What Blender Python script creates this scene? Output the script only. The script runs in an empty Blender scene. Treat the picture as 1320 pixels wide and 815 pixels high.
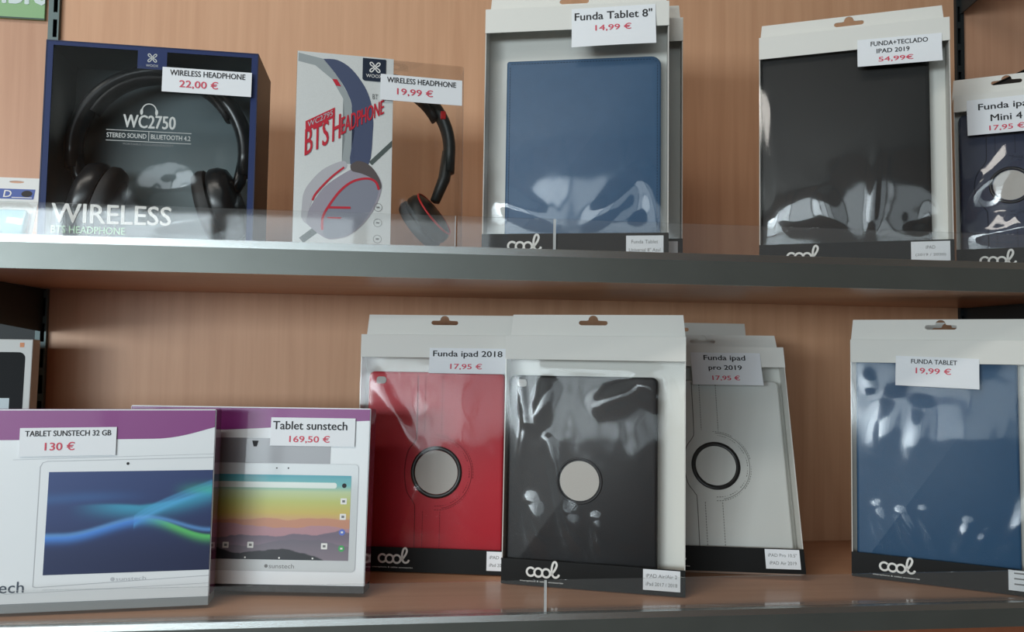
import bpy, bmesh, math, random
from mathutils import Matrix, Vector, noise
C = bpy.context.scene
COL = C.collection
R = math.radians
ZB = 1.10                      # height of the lower shelf's top above the shop floor

# ------------------------------------------------------------------ camera, light, exposure
cam = bpy.data.objects.new('camera', bpy.data.cameras.new('camera'))
COL.objects.link(cam)
cam.data.sensor_width = 36.0
cam.data.sensor_fit = 'HORIZONTAL'
cam.data.lens = 36.0 * 1000 / 1320
cam.data.clip_start = 0.02
yaw_, pitch_, roll_ = 0.113, 0.0468, 0.0133
f_ = Vector((math.sin(yaw_) * math.cos(pitch_), math.cos(yaw_) * math.cos(pitch_), math.sin(pitch_)))
r_ = Vector((math.cos(yaw_), -math.sin(yaw_), 0))
u_ = r_.cross(f_)
r2 = r_ * math.cos(roll_) + u_ * math.sin(roll_)
u2 = u_ * math.cos(roll_) - r_ * math.sin(roll_)
M = Matrix((r2, u2, -f_)).transposed().to_4x4()
M.translation = (0, -0.86, ZB + 0.2884)
cam.matrix_world = M
C.camera = cam

C.view_settings.view_transform = 'Standard'
C.view_settings.look = 'None'
C.view_settings.gamma = 1.0
C.view_settings.use_curve_mapping = False
C.view_settings.exposure = 0.38
C.cycles.caustics_reflective = False
C.cycles.caustics_refractive = False
C.cycles.transparent_max_bounces = 24
C.cycles.max_bounces = 8
C.cycles.sample_clamp_indirect = 6.0

world = bpy.data.worlds.new('world')
C.world = world
world.use_nodes = True
world.node_tree.nodes['Background'].inputs[0].default_value = (0.75, 0.88, 1.0, 1)
world.node_tree.nodes['Background'].inputs[1].default_value = 0.12

def area_light(name, loc, rot, sx, sy, radiance, color):
    l = bpy.data.lights.new(name, 'AREA')
    l.shape = 'RECTANGLE'; l.size = sx; l.size_y = sy
    l.energy = radiance * math.pi * sx * sy
    l.color = color
    o = bpy.data.objects.new(name, l); COL.objects.link(o)
    o.location = loc; o.rotation_euler = rot
    return o

FRONT = -4.6                   # the shop front with its window, behind the camera
WIN_Z0, WIN_Z1 = 1.22, 2.30
panes = [(-6.1 + 0.95 * i, -5.25 + 0.95 * i) for i in range(7)]
pane_light = (26.0, 22.0, 15.0, 9.0, 5.0, 2.6, 1.4)
for k, (a, b) in enumerate(panes):
    area_light('window_daylight', ((a + b) / 2, FRONT + 0.03, (WIN_Z0 + WIN_Z1) / 2), (R(90), 0, 0),
               b - a, WIN_Z1 - WIN_Z0, pane_light[k], (0.82, 0.94, 1.0))
for x, y in ((-2.2, -1.1), (-0.8, -1.1), (-2.2, -1.8)):  # fill lights added overhead to brighten the shelves, no known lamps there
    area_light('overhead_fill', (x, y, 2.98), (0, 0, 0), 1.2, 0.30, 8.0, (1.0, 0.95, 0.88))

# ------------------------------------------------------------------ materials
def lin(c):
    return tuple(((x / 255) / 12.92 if x / 255 <= 0.04045 else ((x / 255 + 0.055) / 1.055) ** 2.4) for x in c)

MATS = {}
def mat(name, rgb, rough=0.5, metal=0.0, spec=0.5, coat=0.0, bump=0.0, bscale=400.0, var=0.0, vscale=30.0):
    if name in MATS: return MATS[name]
    m = bpy.data.materials.new(name); m.use_nodes = True
    nt = m.node_tree; p = nt.nodes['Principled BSDF']
    col = lin(rgb) + (1,)
    p.inputs['Base Color'].default_value = col
    p.inputs['Roughness'].default_value = rough
    p.inputs['Metallic'].default_value = metal
    p.inputs['Specular IOR Level'].default_value = spec
    p.inputs['Coat Weight'].default_value = coat
    p.inputs['Coat Roughness'].default_value = 0.06
    tc = nt.nodes.new('ShaderNodeTexCoord')
    if bump:
        n = nt.nodes.new('ShaderNodeTexNoise'); n.inputs['Scale'].default_value = bscale
        nt.links.new(tc.outputs['Object'], n.inputs['Vector'])
        b = nt.nodes.new('ShaderNodeBump'); b.inputs['Strength'].default_value = bump
        b.inputs['Distance'].default_value = 0.0006
        nt.links.new(n.outputs['Fac'], b.inputs['Height']); nt.links.new(b.outputs['Normal'], p.inputs['Normal'])
    if var:
        n = nt.nodes.new('ShaderNodeTexNoise'); n.inputs['Scale'].default_value = vscale
        n.inputs['Detail'].default_value = 4
        nt.links.new(tc.outputs['Object'], n.inputs['Vector'])
        mx = nt.nodes.new('ShaderNodeMix'); mx.data_type = 'RGBA'
        mx.inputs['A'].default_value = tuple(x * (1 - var) for x in col[:3]) + (1,)
        mx.inputs['B'].default_value = tuple(min(1, x * (1 + var)) for x in col[:3]) + (1,)
        nt.links.new(n.outputs['Fac'], mx.inputs['Factor']); nt.links.new(mx.outputs['Result'], p.inputs['Base Color'])
    MATS[name] = m
    return m

def wood(name, rgb, rough=0.42, axis='Z', spec=0.4):
    m = bpy.data.materials.new(name); m.use_nodes = True
    nt = m.node_tree; p = nt.nodes['Principled BSDF']
    p.inputs['Roughness'].default_value = rough
    p.inputs['Specular IOR Level'].default_value = spec
    tc = nt.nodes.new('ShaderNodeTexCoord'); mp = nt.nodes.new('ShaderNodeMapping')
    mp.inputs['Scale'].default_value = (55, 55, 2.2) if axis == 'Z' else (2.2, 55, 55)
    nt.links.new(tc.outputs['Object'], mp.inputs['Vector'])
    n = nt.nodes.new('ShaderNodeTexNoise'); n.inputs['Scale'].default_value = 1.0; n.inputs['Detail'].default_value = 6
    n.inputs['Roughness'].default_value = 0.6; n.inputs['Distortion'].default_value = 0.3
    nt.links.new(mp.outputs['Vector'], n.inputs['Vector'])
    n2 = nt.nodes.new('ShaderNodeTexNoise'); n2.inputs['Scale'].default_value = 2.0
    nt.links.new(tc.outputs['Object'], n2.inputs['Vector'])
    ad = nt.nodes.new('ShaderNodeMath'); ad.operation = 'MULTIPLY_ADD'; ad.inputs[1].default_value = 0.65
    nt.links.new(n.outputs['Fac'], ad.inputs[0])
    ml = nt.nodes.new('ShaderNodeMath'); ml.operation = 'MULTIPLY'; ml.inputs[1].default_value = 0.35
    nt.links.new(n2.outputs['Fac'], ml.inputs[0]); nt.links.new(ml.outputs[0], ad.inputs[2])
    cr = nt.nodes.new('ShaderNodeValToRGB')
    c = lin(rgb)
    cr.color_ramp.elements[0].position = 0.3; cr.color_ramp.elements[0].color = (c[0] * 0.86, c[1] * 0.80, c[2] * 0.76, 1)
    cr.color_ramp.elements[1].position = 0.7; cr.color_ramp.elements[1].color = (c[0] * 1.10, c[1] * 1.12, c[2] * 1.13, 1)
    nt.links.new(ad.outputs[0], cr.inputs['Fac']); nt.links.new(cr.outputs['Color'], p.inputs['Base Color'])
    MATS[name] = m
    return m

def clear(name, base, tint=(1, 1, 1), haze=0.0, rough=0.02):
    """thin clear plastic: transparent, with a Fresnel-weighted gloss"""
    m = bpy.data.materials.new(name); m.use_nodes = True
    nt = m.node_tree; nt.nodes.remove(nt.nodes['Principled BSDF'])
    out = nt.nodes['Material Output']
    tr = nt.nodes.new('ShaderNodeBsdfTransparent'); tr.inputs['Color'].default_value = tint + (1,)
    gl = nt.nodes.new('ShaderNodeBsdfGlossy'); gl.inputs['Roughness'].default_value = rough
    lw = nt.nodes.new('ShaderNodeLayerWeight'); lw.inputs['Blend'].default_value = 0.5
    pw = nt.nodes.new('ShaderNodeMath'); pw.operation = 'POWER'; pw.inputs[1].default_value = 4.0
    nt.links.new(lw.outputs['Facing'], pw.inputs[0])
    ma = nt.nodes.new('ShaderNodeMath'); ma.operation = 'MULTIPLY_ADD'
    ma.inputs[1].default_value = 1 - base; ma.inputs[2].default_value = base
    nt.links.new(pw.outputs[0], ma.inputs[0])
    mx = nt.nodes.new('ShaderNodeMixShader')
    nt.links.new(ma.outputs[0], mx.inputs['Fac'])
    src = tr
    if haze:
        df = nt.nodes.new('ShaderNodeBsdfDiffuse'); df.inputs['Color'].default_value = (0.8, 0.82, 0.82, 1)
        m0 = nt.nodes.new('ShaderNodeMixShader'); m0.inputs['Fac'].default_value = haze
        nt.links.new(tr.outputs[0], m0.inputs[1]); nt.links.new(df.outputs[0], m0.inputs[2]); src = m0
    nt.links.new(src.outputs[0], mx.inputs[1]); nt.links.new(gl.outputs[0], mx.inputs[2])
    nt.links.new(mx.outputs[0], out.inputs['Surface'])
    MATS[name] = m
    return m

def vcol(name, rough=0.4, coat=0.0):
    m = bpy.data.materials.new(name); m.use_nodes = True
    nt = m.node_tree; p = nt.nodes['Principled BSDF']
    a = nt.nodes.new('ShaderNodeAttribute'); a.attribute_name = 'Col'
    nt.links.new(a.outputs['Color'], p.inputs['Base Color'])
    p.inputs['Roughness'].default_value = rough
    p.inputs['Coat Weight'].default_value = coat
    MATS[name] = m
    return m

WOOD = wood('beech_laminate', (212, 166, 132))
WOODH = wood('beech_laminate_board', (208, 160, 128), axis='X', rough=0.3)
WOODN = wood('neighbour_laminate', (196, 152, 124))
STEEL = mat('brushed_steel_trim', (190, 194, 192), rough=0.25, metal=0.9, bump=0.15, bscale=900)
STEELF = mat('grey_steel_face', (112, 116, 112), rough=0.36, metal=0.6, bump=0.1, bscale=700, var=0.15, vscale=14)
DKSTEEL = mat('dark_steel', (38, 44, 46), rough=0.45, metal=0.3)
UPSTEEL = mat('grey_upright_steel', (92, 108, 108), rough=0.5, metal=0.3)
DARK = mat('dark_panel', (30, 36, 38), rough=0.6)
CARD = mat('white_card', (226, 226, 220), rough=0.55)
CARDIN = mat('white_card_inside', (222, 220, 214), rough=0.6)
PAPER = mat('white_paper', (236, 240, 244), rough=0.6)
INK = mat('black_ink', (28, 28, 32), rough=0.6)
RED = mat('red_ink', (216, 80, 100), rough=0.6)
GREYINK = mat('grey_ink', (120, 122, 122), rough=0.6)
BAND = mat('black_card', (20, 21, 21), rough=0.6, spec=0.25)
WHITEINK = mat('white_ink', (232, 232, 228), rough=0.5)
FILMG = clear('glossy_clear_film', 0.058, (0.975, 0.975, 0.97), rough=0.075)
FILM = clear('clear_film', 0.034, (0.975, 0.975, 0.97), rough=0.10)
ACRY = clear('clear_acrylic', 0.042, (0.98, 0.985, 0.985), haze=0.03, rough=0.04)
BLUEC = mat('blue_leatherette', (60, 94, 128), rough=0.5, bump=0.35, bscale=1500, var=0.08, vscale=60)
REDC = mat('red_leatherette', (190, 26, 46), rough=0.5, bump=0.35, bscale=1500)
BLACKC = mat('black_leatherette', (17, 18, 22), rough=0.5, bump=0.35, bscale=1500)
CHARC = mat('charcoal_fabric', (26, 28, 29), rough=0.6, bump=0.4, bscale=2500)
WHITEC = mat('white_leatherette', (226, 228, 224), rough=0.5, bump=0.3, bscale=1500)
NAVYC = mat('navy_leatherette', (36, 46, 72), rough=0.5, bump=0.35, bscale=1500)
DISC = mat('pale_shell_disc', (190, 186, 180), rough=0.5, var=0.06, vscale=900)
LENSW = mat('camera_window_white', (180, 178, 174), rough=0.5)
RING = mat('black_ring', (22, 23, 24), rough=0.35)
PVIOLET = mat('violet_print', (132, 42, 124), rough=0.4, coat=0.12)
PVIOLETS = mat('dark_violet_side', (118, 52, 96), rough=0.12, coat=0.6)
BOXWHITE = mat('gloss_white_print', (232, 237, 240), rough=0.4, coat=0.1)
SCREENC = vcol('printed_picture', rough=0.4, coat=0.12)

# ------------------------------------------------------------------ mesh building helpers
class G:
    """collects geometry of ONE mesh object, in its parent's local frame"""
    def __init__(s):
        s.v = []; s.f = []; s.m = []; s.mats = []
    def mi(s, m):
        if m not in s.mats: s.mats.append(m)
        return s.mats.index(m)
    def add(s, vs, fs, m):
        o = len(s.v); s.v += [tuple(p) for p in vs]
        k = s.mi(m)
        for f in fs: s.f.append(tuple(i + o for i in f)); s.m.append(k)
    def box(s, a, b, m, bev=0.0):
        bm = bmesh.new()
        bmesh.ops.create_cube(bm, size=1.0)
        for v in bm.verts:
            v.co = Vector(((a[i] + b[i]) / 2 + v.co[i] * (b[i] - a[i]) for i in range(3)))
        if bev: bmesh.ops.bevel(bm, geom=bm.edges[:], offset=bev, segments=2, affect='EDGES', profile=0.6)
        s.take(bm, m); bm.free()
    def take(s, bm, m):
        bm.verts.index_update()
        s.add([v.co for v in bm.verts], [[v.index for v in f.verts] for f in bm.faces], m)
    # flat printed shapes on a plane y = const facing -y; uv in metres
    def poly(s, uv, y, m):
        bm = bmesh.new()
        vs = [bm.verts.new((u, y, v)) for u, v in uv]
        f = bm.faces.new(vs)
        bmesh.ops.triangulate(bm, faces=[f], ngon_method='EAR_CLIP')
        bmesh.ops.recalc_face_normals(bm, faces=bm.faces[:])
        for f in bm.faces:
            if f.normal.y > 0: f.normal_flip()
        s.take(bm, m); bm.free()
    def rect(s, u0, v0, u1, v1, y, m):
        s.poly([(u0, v0), (u1, v0), (u1, v1), (u0, v1)], y, m)
    def rrect(s, u0, v0, u1, v1, r, y, m):
        s.poly(rr_outline(u0, v0, u1, v1, r), y, m)
    def ell(s, u, v, ru, rv, y, m, n=40):
        s.poly([(u + ru * math.cos(t * 2 * PI / n), v + rv * math.sin(t * 2 * PI / n)) for t in range(n)], y, m)
    def ribbon(s, pts, w, y, m, closed=False):
        pts = [Vector(p) for p in pts]; n = len(pts); L = []; Rr = []
        for i in range(n):
            a = pts[(i - 1) % n] if closed or i > 0 else pts[i]
            b = pts[(i + 1) % n] if closed or i < n - 1 else pts[i]
            d = (b - a).normalized(); nn = Vector((-d.y, d.x)) * w / 2
            L.append(pts[i] + nn); Rr.append(pts[i] - nn)
        k = n if closed else n - 1
        vs = [(p.x, y, p.y) for p in L] + [(p.x, y, p.y) for p in Rr]
        s.add(vs, [(i, n + i, n + (i + 1) % n, (i + 1) % n) for i in range(k)], m)
    def text(s, txt, u0, v0, u1, v1, y, m, bold=0.0, fn=None):
        """text whose ink fills the box u0..u1, v0..v1 (fn maps u,v -> u,v,y)"""
        vs, fs = text_mesh(txt, 0.0)
        xs = [p[0] for p in vs]; ys = [p[1] for p in vs]
        x0, x1, y0, y1 = min(xs), max(xs), min(ys), max(ys)
        b = bold * (v1 - v0)                       # heavier strokes: the same letters struck again slightly shifted
        for i_, (du, dv) in enumerate(((0, 0),) if not bold else ((-b, 0), (b, 0), (0, b * 0.5), (0, -b * 0.5))):
            out = []; lift = 0.00004 * i_
            for px, py in vs:
                u = u0 + du + (px - x0) / (x1 - x0) * (u1 - u0); v = v0 + dv + (py - y0) / max(1e-6, y1 - y0) * (v1 - v0)
                if fn:
                    u, v, yy = fn(u, v); out.append((u, yy - lift, v))
                else: out.append((u, y - lift, v))
            s.add(out, fs, m)
    def tube(s, pts, r, m, n=10, closed=False, rz=None):
        pts = [Vector(p) for p in pts]; N = len(pts); vs = []; fs = []
        up = Vector((0, 1, 0))
        for i in range(N):
            a = pts[(i - 1) % N] if closed or i > 0 else pts[i]
            b = pts[(i + 1) % N] if closed or i < N - 1 else pts[i]
            d = (b - a).normalized()
            sx = d.cross(up)
            if sx.length < 1e-4: sx = d.cross(Vector((1, 0, 0)))
            sx.normalize(); sy = sx.cross(d).normalized()
            ra = r[i] if isinstance(r, (list, tuple)) else r
            rb = ra if rz is None else rz
            for k in range(n):
                t = 2 * PI * k / n
                vs.append(pts[i] + sx * math.cos(t) * ra + sy * math.sin(t) * rb)
        for i in range(N if closed else N - 1):
            j = (i + 1) % N
            for k in range(n):
                l = (k + 1) % n
                fs.append((i * n + k, i * n + l, j * n + l, j * n + k))
        if not closed:
            fs.append(tuple(range(n - 1, -1, -1))); fs.append(tuple((N - 1) * n + k for k in range(n)))
        s.add(vs, fs, m)
    def loft(s, rings, m):
        """rings: list of lists of 3-D points (same count), capped both ends"""
        n = len(rings[0]); vs = [p for r in rings for p in r]; fs = []
        for i in range(len(rings) - 1):
            for k in range(n):
                l = (k + 1) % n
                fs.append((i * n + k, i * n + l, (i + 1) * n + l, (i + 1) * n + k))
        fs.append(tuple(range(n - 1, -1, -1))); fs.append(tuple((len(rings) - 1) * n + k for k in range(n)))
        s.add(vs, fs, m)
    def build(s, name, parent=None, smooth=False, angle=None, label=None):
        me = bpy.data.meshes.new(name)
        me.from_pydata(s.v, [], s.f)
        for m in s.mats: me.materials.append(m)
        for p, k in zip(me.polygons, s.m): p.material_index = k
        if smooth:
            for p in me.polygons: p.use_smooth = True
        bm = bmesh.new(); bm.from_mesh(me)
        if angle:
            for e in bm.edges:
                e.smooth = len(e.link_faces) == 2 and e.calc_face_angle(0) < R(angle)
        bm.to_mesh(me); bm.free()
        me.update()
        o = bpy.data.objects.new(name, me); COL.objects.link(o)
        if parent: o.parent = parent
        if label: o['label'] = label
        return o

PI = math.pi
def rr_outline(u0, v0, u1, v1, r, n=6):
    rs = r if isinstance(r, (list, tuple)) else (r, r, r, r)      # bl, br, tr, tl
    out = []
    for (cx, cy, a0, q) in ((u0 + rs[0], v0 + rs[0], PI, rs[0]), (u1 - rs[1], v0 + rs[1], 1.5 * PI, rs[1]),
                            (u1 - rs[2], v1 - rs[2], 0, rs[2]), (u0 + rs[3], v1 - rs[3], 0.5 * PI, rs[3])):
        for k in range(n + 1):
            t = a0 + k / n * PI / 2
            out.append((cx + q * math.cos(t), cy + q * math.sin(t)))
    return out

_tc = {}
def text_mesh(txt, bold):
    key = (txt, bold)
    if key in _tc: return _tc[key]
    cu = bpy.data.curves.new('txt', 'FONT'); cu.body = txt; cu.fill_mode = 'FRONT'; cu.offset = bold; cu.resolution_u = 3
    o = bpy.data.objects.new('txt', cu); COL.objects.link(o)
    dg = bpy.context.evaluated_depsgraph_get(); dg.update()
    me = bpy.data.meshes.new_from_object(o.evaluated_get(dg))
    vs = [(v.co.x, v.co.y) for v in me.vertices]; fs = [tuple(p.vertices) for p in me.polygons]
    bpy.data.objects.remove(o); bpy.data.curves.remove(cu); bpy.data.meshes.remove(me)
    _tc[key] = (vs, fs)
    return vs, fs

def plate(outlines, t):
    """bmesh-like (verts, faces) of a flat plate with holes in local XZ, thickness t along y (0..t)"""
    cu = bpy.data.curves.new('plate', 'CURVE'); cu.dimensions = '2D'; cu.fill_mode = 'BOTH'; cu.extrude = t / 2
    for ol in outlines:
        sp = cu.splines.new('POLY'); sp.points.add(len(ol) - 1); sp.use_cyclic_u = True
        for p, (u, v) in zip(sp.points, ol): p.co = (u, v, 0, 1)
    o = bpy.data.objects.new('plate', cu); COL.objects.link(o)
    dg = bpy.context.evaluated_depsgraph_get(); dg.update()
    me = bpy.data.meshes.new_from_object(o.evaluated_get(dg))
    vs = [(v.co.x, -v.co.z + t / 2, v.co.y) for v in me.vertices]; fs = [tuple(p.vertices) for p in me.polygons]
    bpy.data.objects.remove(o); bpy.data.curves.remove(cu); bpy.data.meshes.remove(me)
    return vs, fs

def tag(o, label, cat, group=None):
    o['label'] = label; o['category'] = cat
    if group: o['group'] = group
    return o
def thing(name, label, cat, loc, yaw=0.0, lean=0.0, group=None):
    o = bpy.data.objects.new(name, None); COL.objects.link(o)
    o.empty_display_size = 0.05
    o.location = (loc[0], loc[1], loc[2]); o.rotation_euler = (-R(lean), 0, R(yaw))
    return tag(o, label, cat, group)
def struct(name, g):
    o = g.build(name); o['kind'] = 'structure'; return o

def film_mesh(parent, u0, v0, u1, v1, y, bulge, ridges=(), dents=(), seed=0, rough=0.0006, side=0.0, name='window_film', nu=90, nv=120, m=None):
    """a clear plastic window: grid bulging towards -y, with creases (ridges) and dents, wrapped back at both sides"""
    def yy(u, v):
        a = (u - u0) / (u1 - u0); b = (v - v0) / (v1 - v0)
        e = min(1.0, 6 * min(a, 1 - a)) * min(1.0, 7 * min(b, 1 - b))
        e = e * e * (3 - 2 * e)
        h = bulge * max(0.0, 1 - (2 * a - 1) ** 2) ** 0.8 * (1 - (2 * b - 1) ** 2)
        q = 0
        for (pa, pb, w, amp) in ridges:
            ax, az = pa; bx, bz = pb
            dx, dz = bx - ax, bz - az; L2 = dx * dx + dz * dz
            t = max(0, min(1, ((u - ax) * dx + (v - az) * dz) / L2))
            d2 = (u - ax - t * dx) ** 2 + (v - az - t * dz) ** 2
            q += amp * math.exp(-d2 / (2 * w * w)) * (0.35 + 0.65 * math.sin(PI * (0.08 + 0.84 * t)))
        for (cx, cz, ru, rv, amp) in dents:
            q += amp * math.exp(-((u - cx) / ru) ** 2 - ((v - cz) / rv) ** 2)
        q += rough * noise.fractal(Vector((u * 22 + seed, v * 13, seed * 1.7)), 1.0, 2.0, 3)
        return y - h - e * q
    vs = []; fs = []
    for j in range(nv + 1):
        v = v0 + (v1 - v0) * j / nv
        row = []
        for i in range(nu + 1):
            u = u0 + (u1 - u0) * i / nu
            row.append((u, yy(u, v), v))
        if side:
            row = [(u0 - 0.0006, y + side, v)] + row + [(u1 + 0.0006, y + side, v)]
        vs += row
    n = nu + 1 + (2 if side else 0)
    for j in range(nv):
        for i in range(n - 1):
            fs.append((j * n + i, j * n + i + 1, (j + 1) * n + i + 1, (j + 1) * n + i))
    g = G(); g.add(vs, fs, m or FILM)
    o = g.build(name, parent, smooth=True, angle=50)
    return o, yy

# ------------------------------------------------------------------ the setting
WALLY = 0.3094
g = G(); g.box((-0.530, WALLY, 0.6), (0.862, WALLY + 0.016, 2.6), WOOD); struct('wall_back', g)
g = G(); g.box((-1.60, WALLY, ZB + 0.36), (-0.545, WALLY + 0.016, 2.6), WOODN); struct('wall_left', g)
g = G(); g.box((-1.60, WALLY, 0.6), (-0.545, WALLY + 0.016, ZB + 0.358), DARK); struct('wall_left', g)
g = G(); g.box((0.876, WALLY, 0.6), (2.0, WALLY + 0.016, 2.6), WOODN); struct('wall_right', g)
g = G(); g.box((-6.5, WALLY + 0.02, 0), (2.9, WALLY + 0.12, 3.0), mat('plaster', (190, 184, 174), rough=0.8)); struct('wall_rear', g)
g = G(); g.box((-6.6, FRONT - 0.1, -0.05), (3.0, WALLY + 0.12, 0), mat('grey_floor_tile', (92, 88, 84), rough=0.35, var=0.1, vscale=3)); struct('floor', g)
g = G(); g.box((-6.6, FRONT - 0.1, 3.0), (3.0, WALLY + 0.12, 3.05), mat('ceiling_grey', (150, 146, 140), rough=0.8)); struct('ceiling', g)
side = mat('shop_wall', (140, 122, 106), rough=0.8)
g = G(); g.box((-6.6, FRONT, 0), (-6.5, WALLY + 0.12, 3.0), side); struct('wall_left_side', g)
g = G(); g.box((2.9, FRONT, 0), (3.0, WALLY + 0.12, 3.0), side); struct('wall_right_side', g)
shopf = mat('shopfront_timber', (176, 128, 92), rough=0.6)
mull = mat('dark_mullion', (46, 42, 40), rough=0.5)
g = G()
g.box((-6.5, FRONT - 0.1, 0), (2.9, FRONT, WIN_Z0), shopf)
g.box((-6.5, FRONT - 0.1, WIN_Z1), (2.9, FRONT, 3.0), shopf)
g.box((0.6, FRONT - 0.1, WIN_Z0), (2.9, FRONT, WIN_Z1), shopf)
g.box((-6.5, FRONT - 0.1, WIN_Z0), (-6.15, FRONT, WIN_Z1), shopf)
struct('wall_front', g)
g = G()
for x in [-6.15 + 0.95 * i for i in range(8)]:
    g.box((x - 0.045, FRONT, WIN_Z0 - 0.05), (x + 0.045, FRONT + 0.06, 2.95), mull)
g.box((-6.2, FRONT, WIN_Z1), (0.55, FRONT + 0.06, WIN_Z1 + 0.08), mull)
g.box((-6.2, FRONT, WIN_Z0 - 0.06), (0.55, FRONT + 0.06, WIN_Z0), mull)
struct('window_1', g)

# ------------------------------------------------------------------ shelves
ZT, ZM, ZS, ZU = 0.405, 0.3969, 0.4046, 0.3693
def back(x, y, k):            # a place a little deeper on the upper shelf
    return (x * k, -0.86 + (y + 0.86) * k, ZS)
def shelf(name, label, ztop_nose, zmid, zsurf, zbot, x0, x1, bev):
    t = thing(name, label, 'shelf', (0, 0, ZB))
    g = G(); g.box((x0, 0.004, zbot + 0.0005), (x1, WALLY - 0.0005, zsurf), WOODH); g.build('board', t)
    g = G()
    prof = [(0.0, zbot), (0.0, zmid), (bev, ztop_nose), (0.0095, ztop_nose), (0.0095, zsurf), (0.004, zsurf - 0.001), (0.004, zbot)]
    for i in range(len(prof)):
        a = prof[i]; b = prof[(i + 1) % len(prof)]
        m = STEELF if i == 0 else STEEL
        g.add([(x0, a[0], a[1]), (x1, a[0], a[1]), (x1, b[0], b[1]), (x0, b[0], b[1])], [(0, 1, 2, 3)], m)
    for x in (x0, x1):
        g.add([(x, p[0], p[1]) for p in prof], [tuple(range(len(prof)))], STEELF)
    g.build('edge_trim', t, label='brushed grey metal front edge with a bright bevelled top')
    return t
shelf('display_shelf', 'upper wood laminate shelf with grey metal front edge holding the headphone boxes', ZT, ZM, ZS, ZU, -1.2, 1.5, 0.0002)
shelf('display_shelf', 'lower wood laminate shelf with grey metal front edge holding the tablet boxes', 0.0, -0.0065, -0.0005, -0.028, -1.2, 1.5, 0.0011)
g = G(); g.box((-1.2, 0.012, -0.30), (1.5, 0.030, -0.0285), wood('plinth_laminate', (150, 92, 66))); o = g.build('drawer_front')
o.location.z = ZB; tag(o, 'red brown wooden panel beneath the lower shelf edge', 'panel')

FROST = clear('frosted_acrylic_edge', 0.06, (0.9, 0.92, 0.92), haze=0.55)
def lip(x0, x1, zb, h, label, fe=0.0008):
    g = G(); g.box((x0, 0.0068, zb), (x1 - fe, 0.0088, zb + h), ACRY)
    g.box((x1 - fe, 0.0068, zb), (x1, 0.0088, zb + h), FROST)
    # a small folded foot that slides behind the metal trim
    g.box((x0, 0.0089, zb), (x1, 0.0165, zb + 0.0015), ACRY)
    o = g.build('acrylic_strip'); o.location.z = ZB
    tag(o, label, 'shelf lip', 'clear acrylic strips along the shelf edges')
lip(-1.0, 0.0335, ZT, 0.0357, 'clear acrylic strip along the upper shelf edge before both headphone boxes')
lip(0.0352, 0.1475, ZT, 0.0357, 'short clear acrylic strip at middle of the upper shelf edge', 0.003)
lip(0.1492, 1.2, ZT, 0.0357, 'clear acrylic strip along the upper shelf edge before the right tablet covers')
lip(-1.0, 0.1415, 0.0002, 0.035, 'clear acrylic strip along the lower shelf edge before the tablet boxes', 0.003)
lip(0.1432, 1.2, 0.0002, 0.035, 'clear acrylic strip along right half of the lower shelf edge')

def upright(x, w, label, slots_right, m):
    z0, z1 = ZB - 0.3, 2.3
    sx = (w / 2 - 0.0078, w / 2 - 0.0022) if slots_right else (-w / 2 + 0.0022, -w / 2 + 0.0078)
    g = G()
    g.box((-w / 2, 0, z0), (sx[0], 0.0016, z1), m)
    g.box((sx[1], 0, z0), (w / 2, 0.0016, z1), m)
    z = z0; first = True
    while z < z1 - 0.03:                      # the webs between the slots
        g.box((sx[0], 0, z), (sx[1], 0.0016, z + 0.0105), m); z += 0.0365
    g.box((-w / 2, 0.0016, z0), (-w / 2 + 0.0015, 0.02, z1), m)
    g.box((w / 2 - 0.0015, 0.0016, z0), (w / 2, 0.02, z1), m)
    g.box((-w / 2 + 0.0015, 0.018, z0), (w / 2 - 0.0015, 0.02, z1), DKSTEEL)
    o = g.build('slotted_upright'); o.location = (x, WALLY - 0.006, 0)
    tag(o, label, 'shelf upright', 'slotted steel uprights')
upright(-0.5375, 0.0145, 'grey slotted steel upright at the left of the wood panel', True, UPSTEEL)
upright(0.869, 0.0135, 'dark slotted steel upright at the right of the wood panel', False, DKSTEEL)

def bracket(x, ztop, hw, hf, yf, label, clip=True):
    g = G()
    pr = [(yf, ztop), (yf, ztop - hf), (WALLY - 0.010, ztop - hw), (WALLY - 0.0065, ztop - hw), (WALLY - 0.0065, ztop)]
    vs = [(sx, p[0], p[1]) for sx in (-0.0012, 0.0012) for p in pr]
    n = len(pr)
    fs = [tuple(range(n)), tuple(range(2 * n - 1, n - 1, -1))] + [(i, i + n, (i + 1) % n + n, (i + 1) % n) for i in range(n)]
    g.add(vs, fs, DKSTEEL)
    g.box((-0.004, yf + 0.01, ztop - 0.0016), (0.004, WALLY - 0.02, ztop - 0.0002), DKSTEEL)
    t = thing('shelf_bracket', label, 'bracket', (x, 0, ZB), group='dark steel shelf brackets')
    g.build('arm', t)
    if clip:
        g = G(); g.box((-0.0055, yf + 0.075, ztop - 0.0045), (0.0055, yf + 0.081, ztop - 0.0017), mat('pale_clip', (190, 176, 160)), bev=0.0005)
        g.build('clip', t, label='pale plastic clip')
bracket(-0.5365, ZU, 0.060, 0.046, 0.09, 'dark bracket under the upper shelf at far left')
bracket(0.8690, ZU, 0.060, 0.046, 0.09, 'dark bracket under the upper shelf at far right')
bracket(0.8690, 0.915, 0.060, 0.026, 0.10, 'dark bracket in the upper right corner of the picture', clip=False)
bracket(0.8690, 0.712, 0.016, 0.014, 0.09, 'dark thin bracket arm above the ipad Mini 4 package', clip=False)

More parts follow.
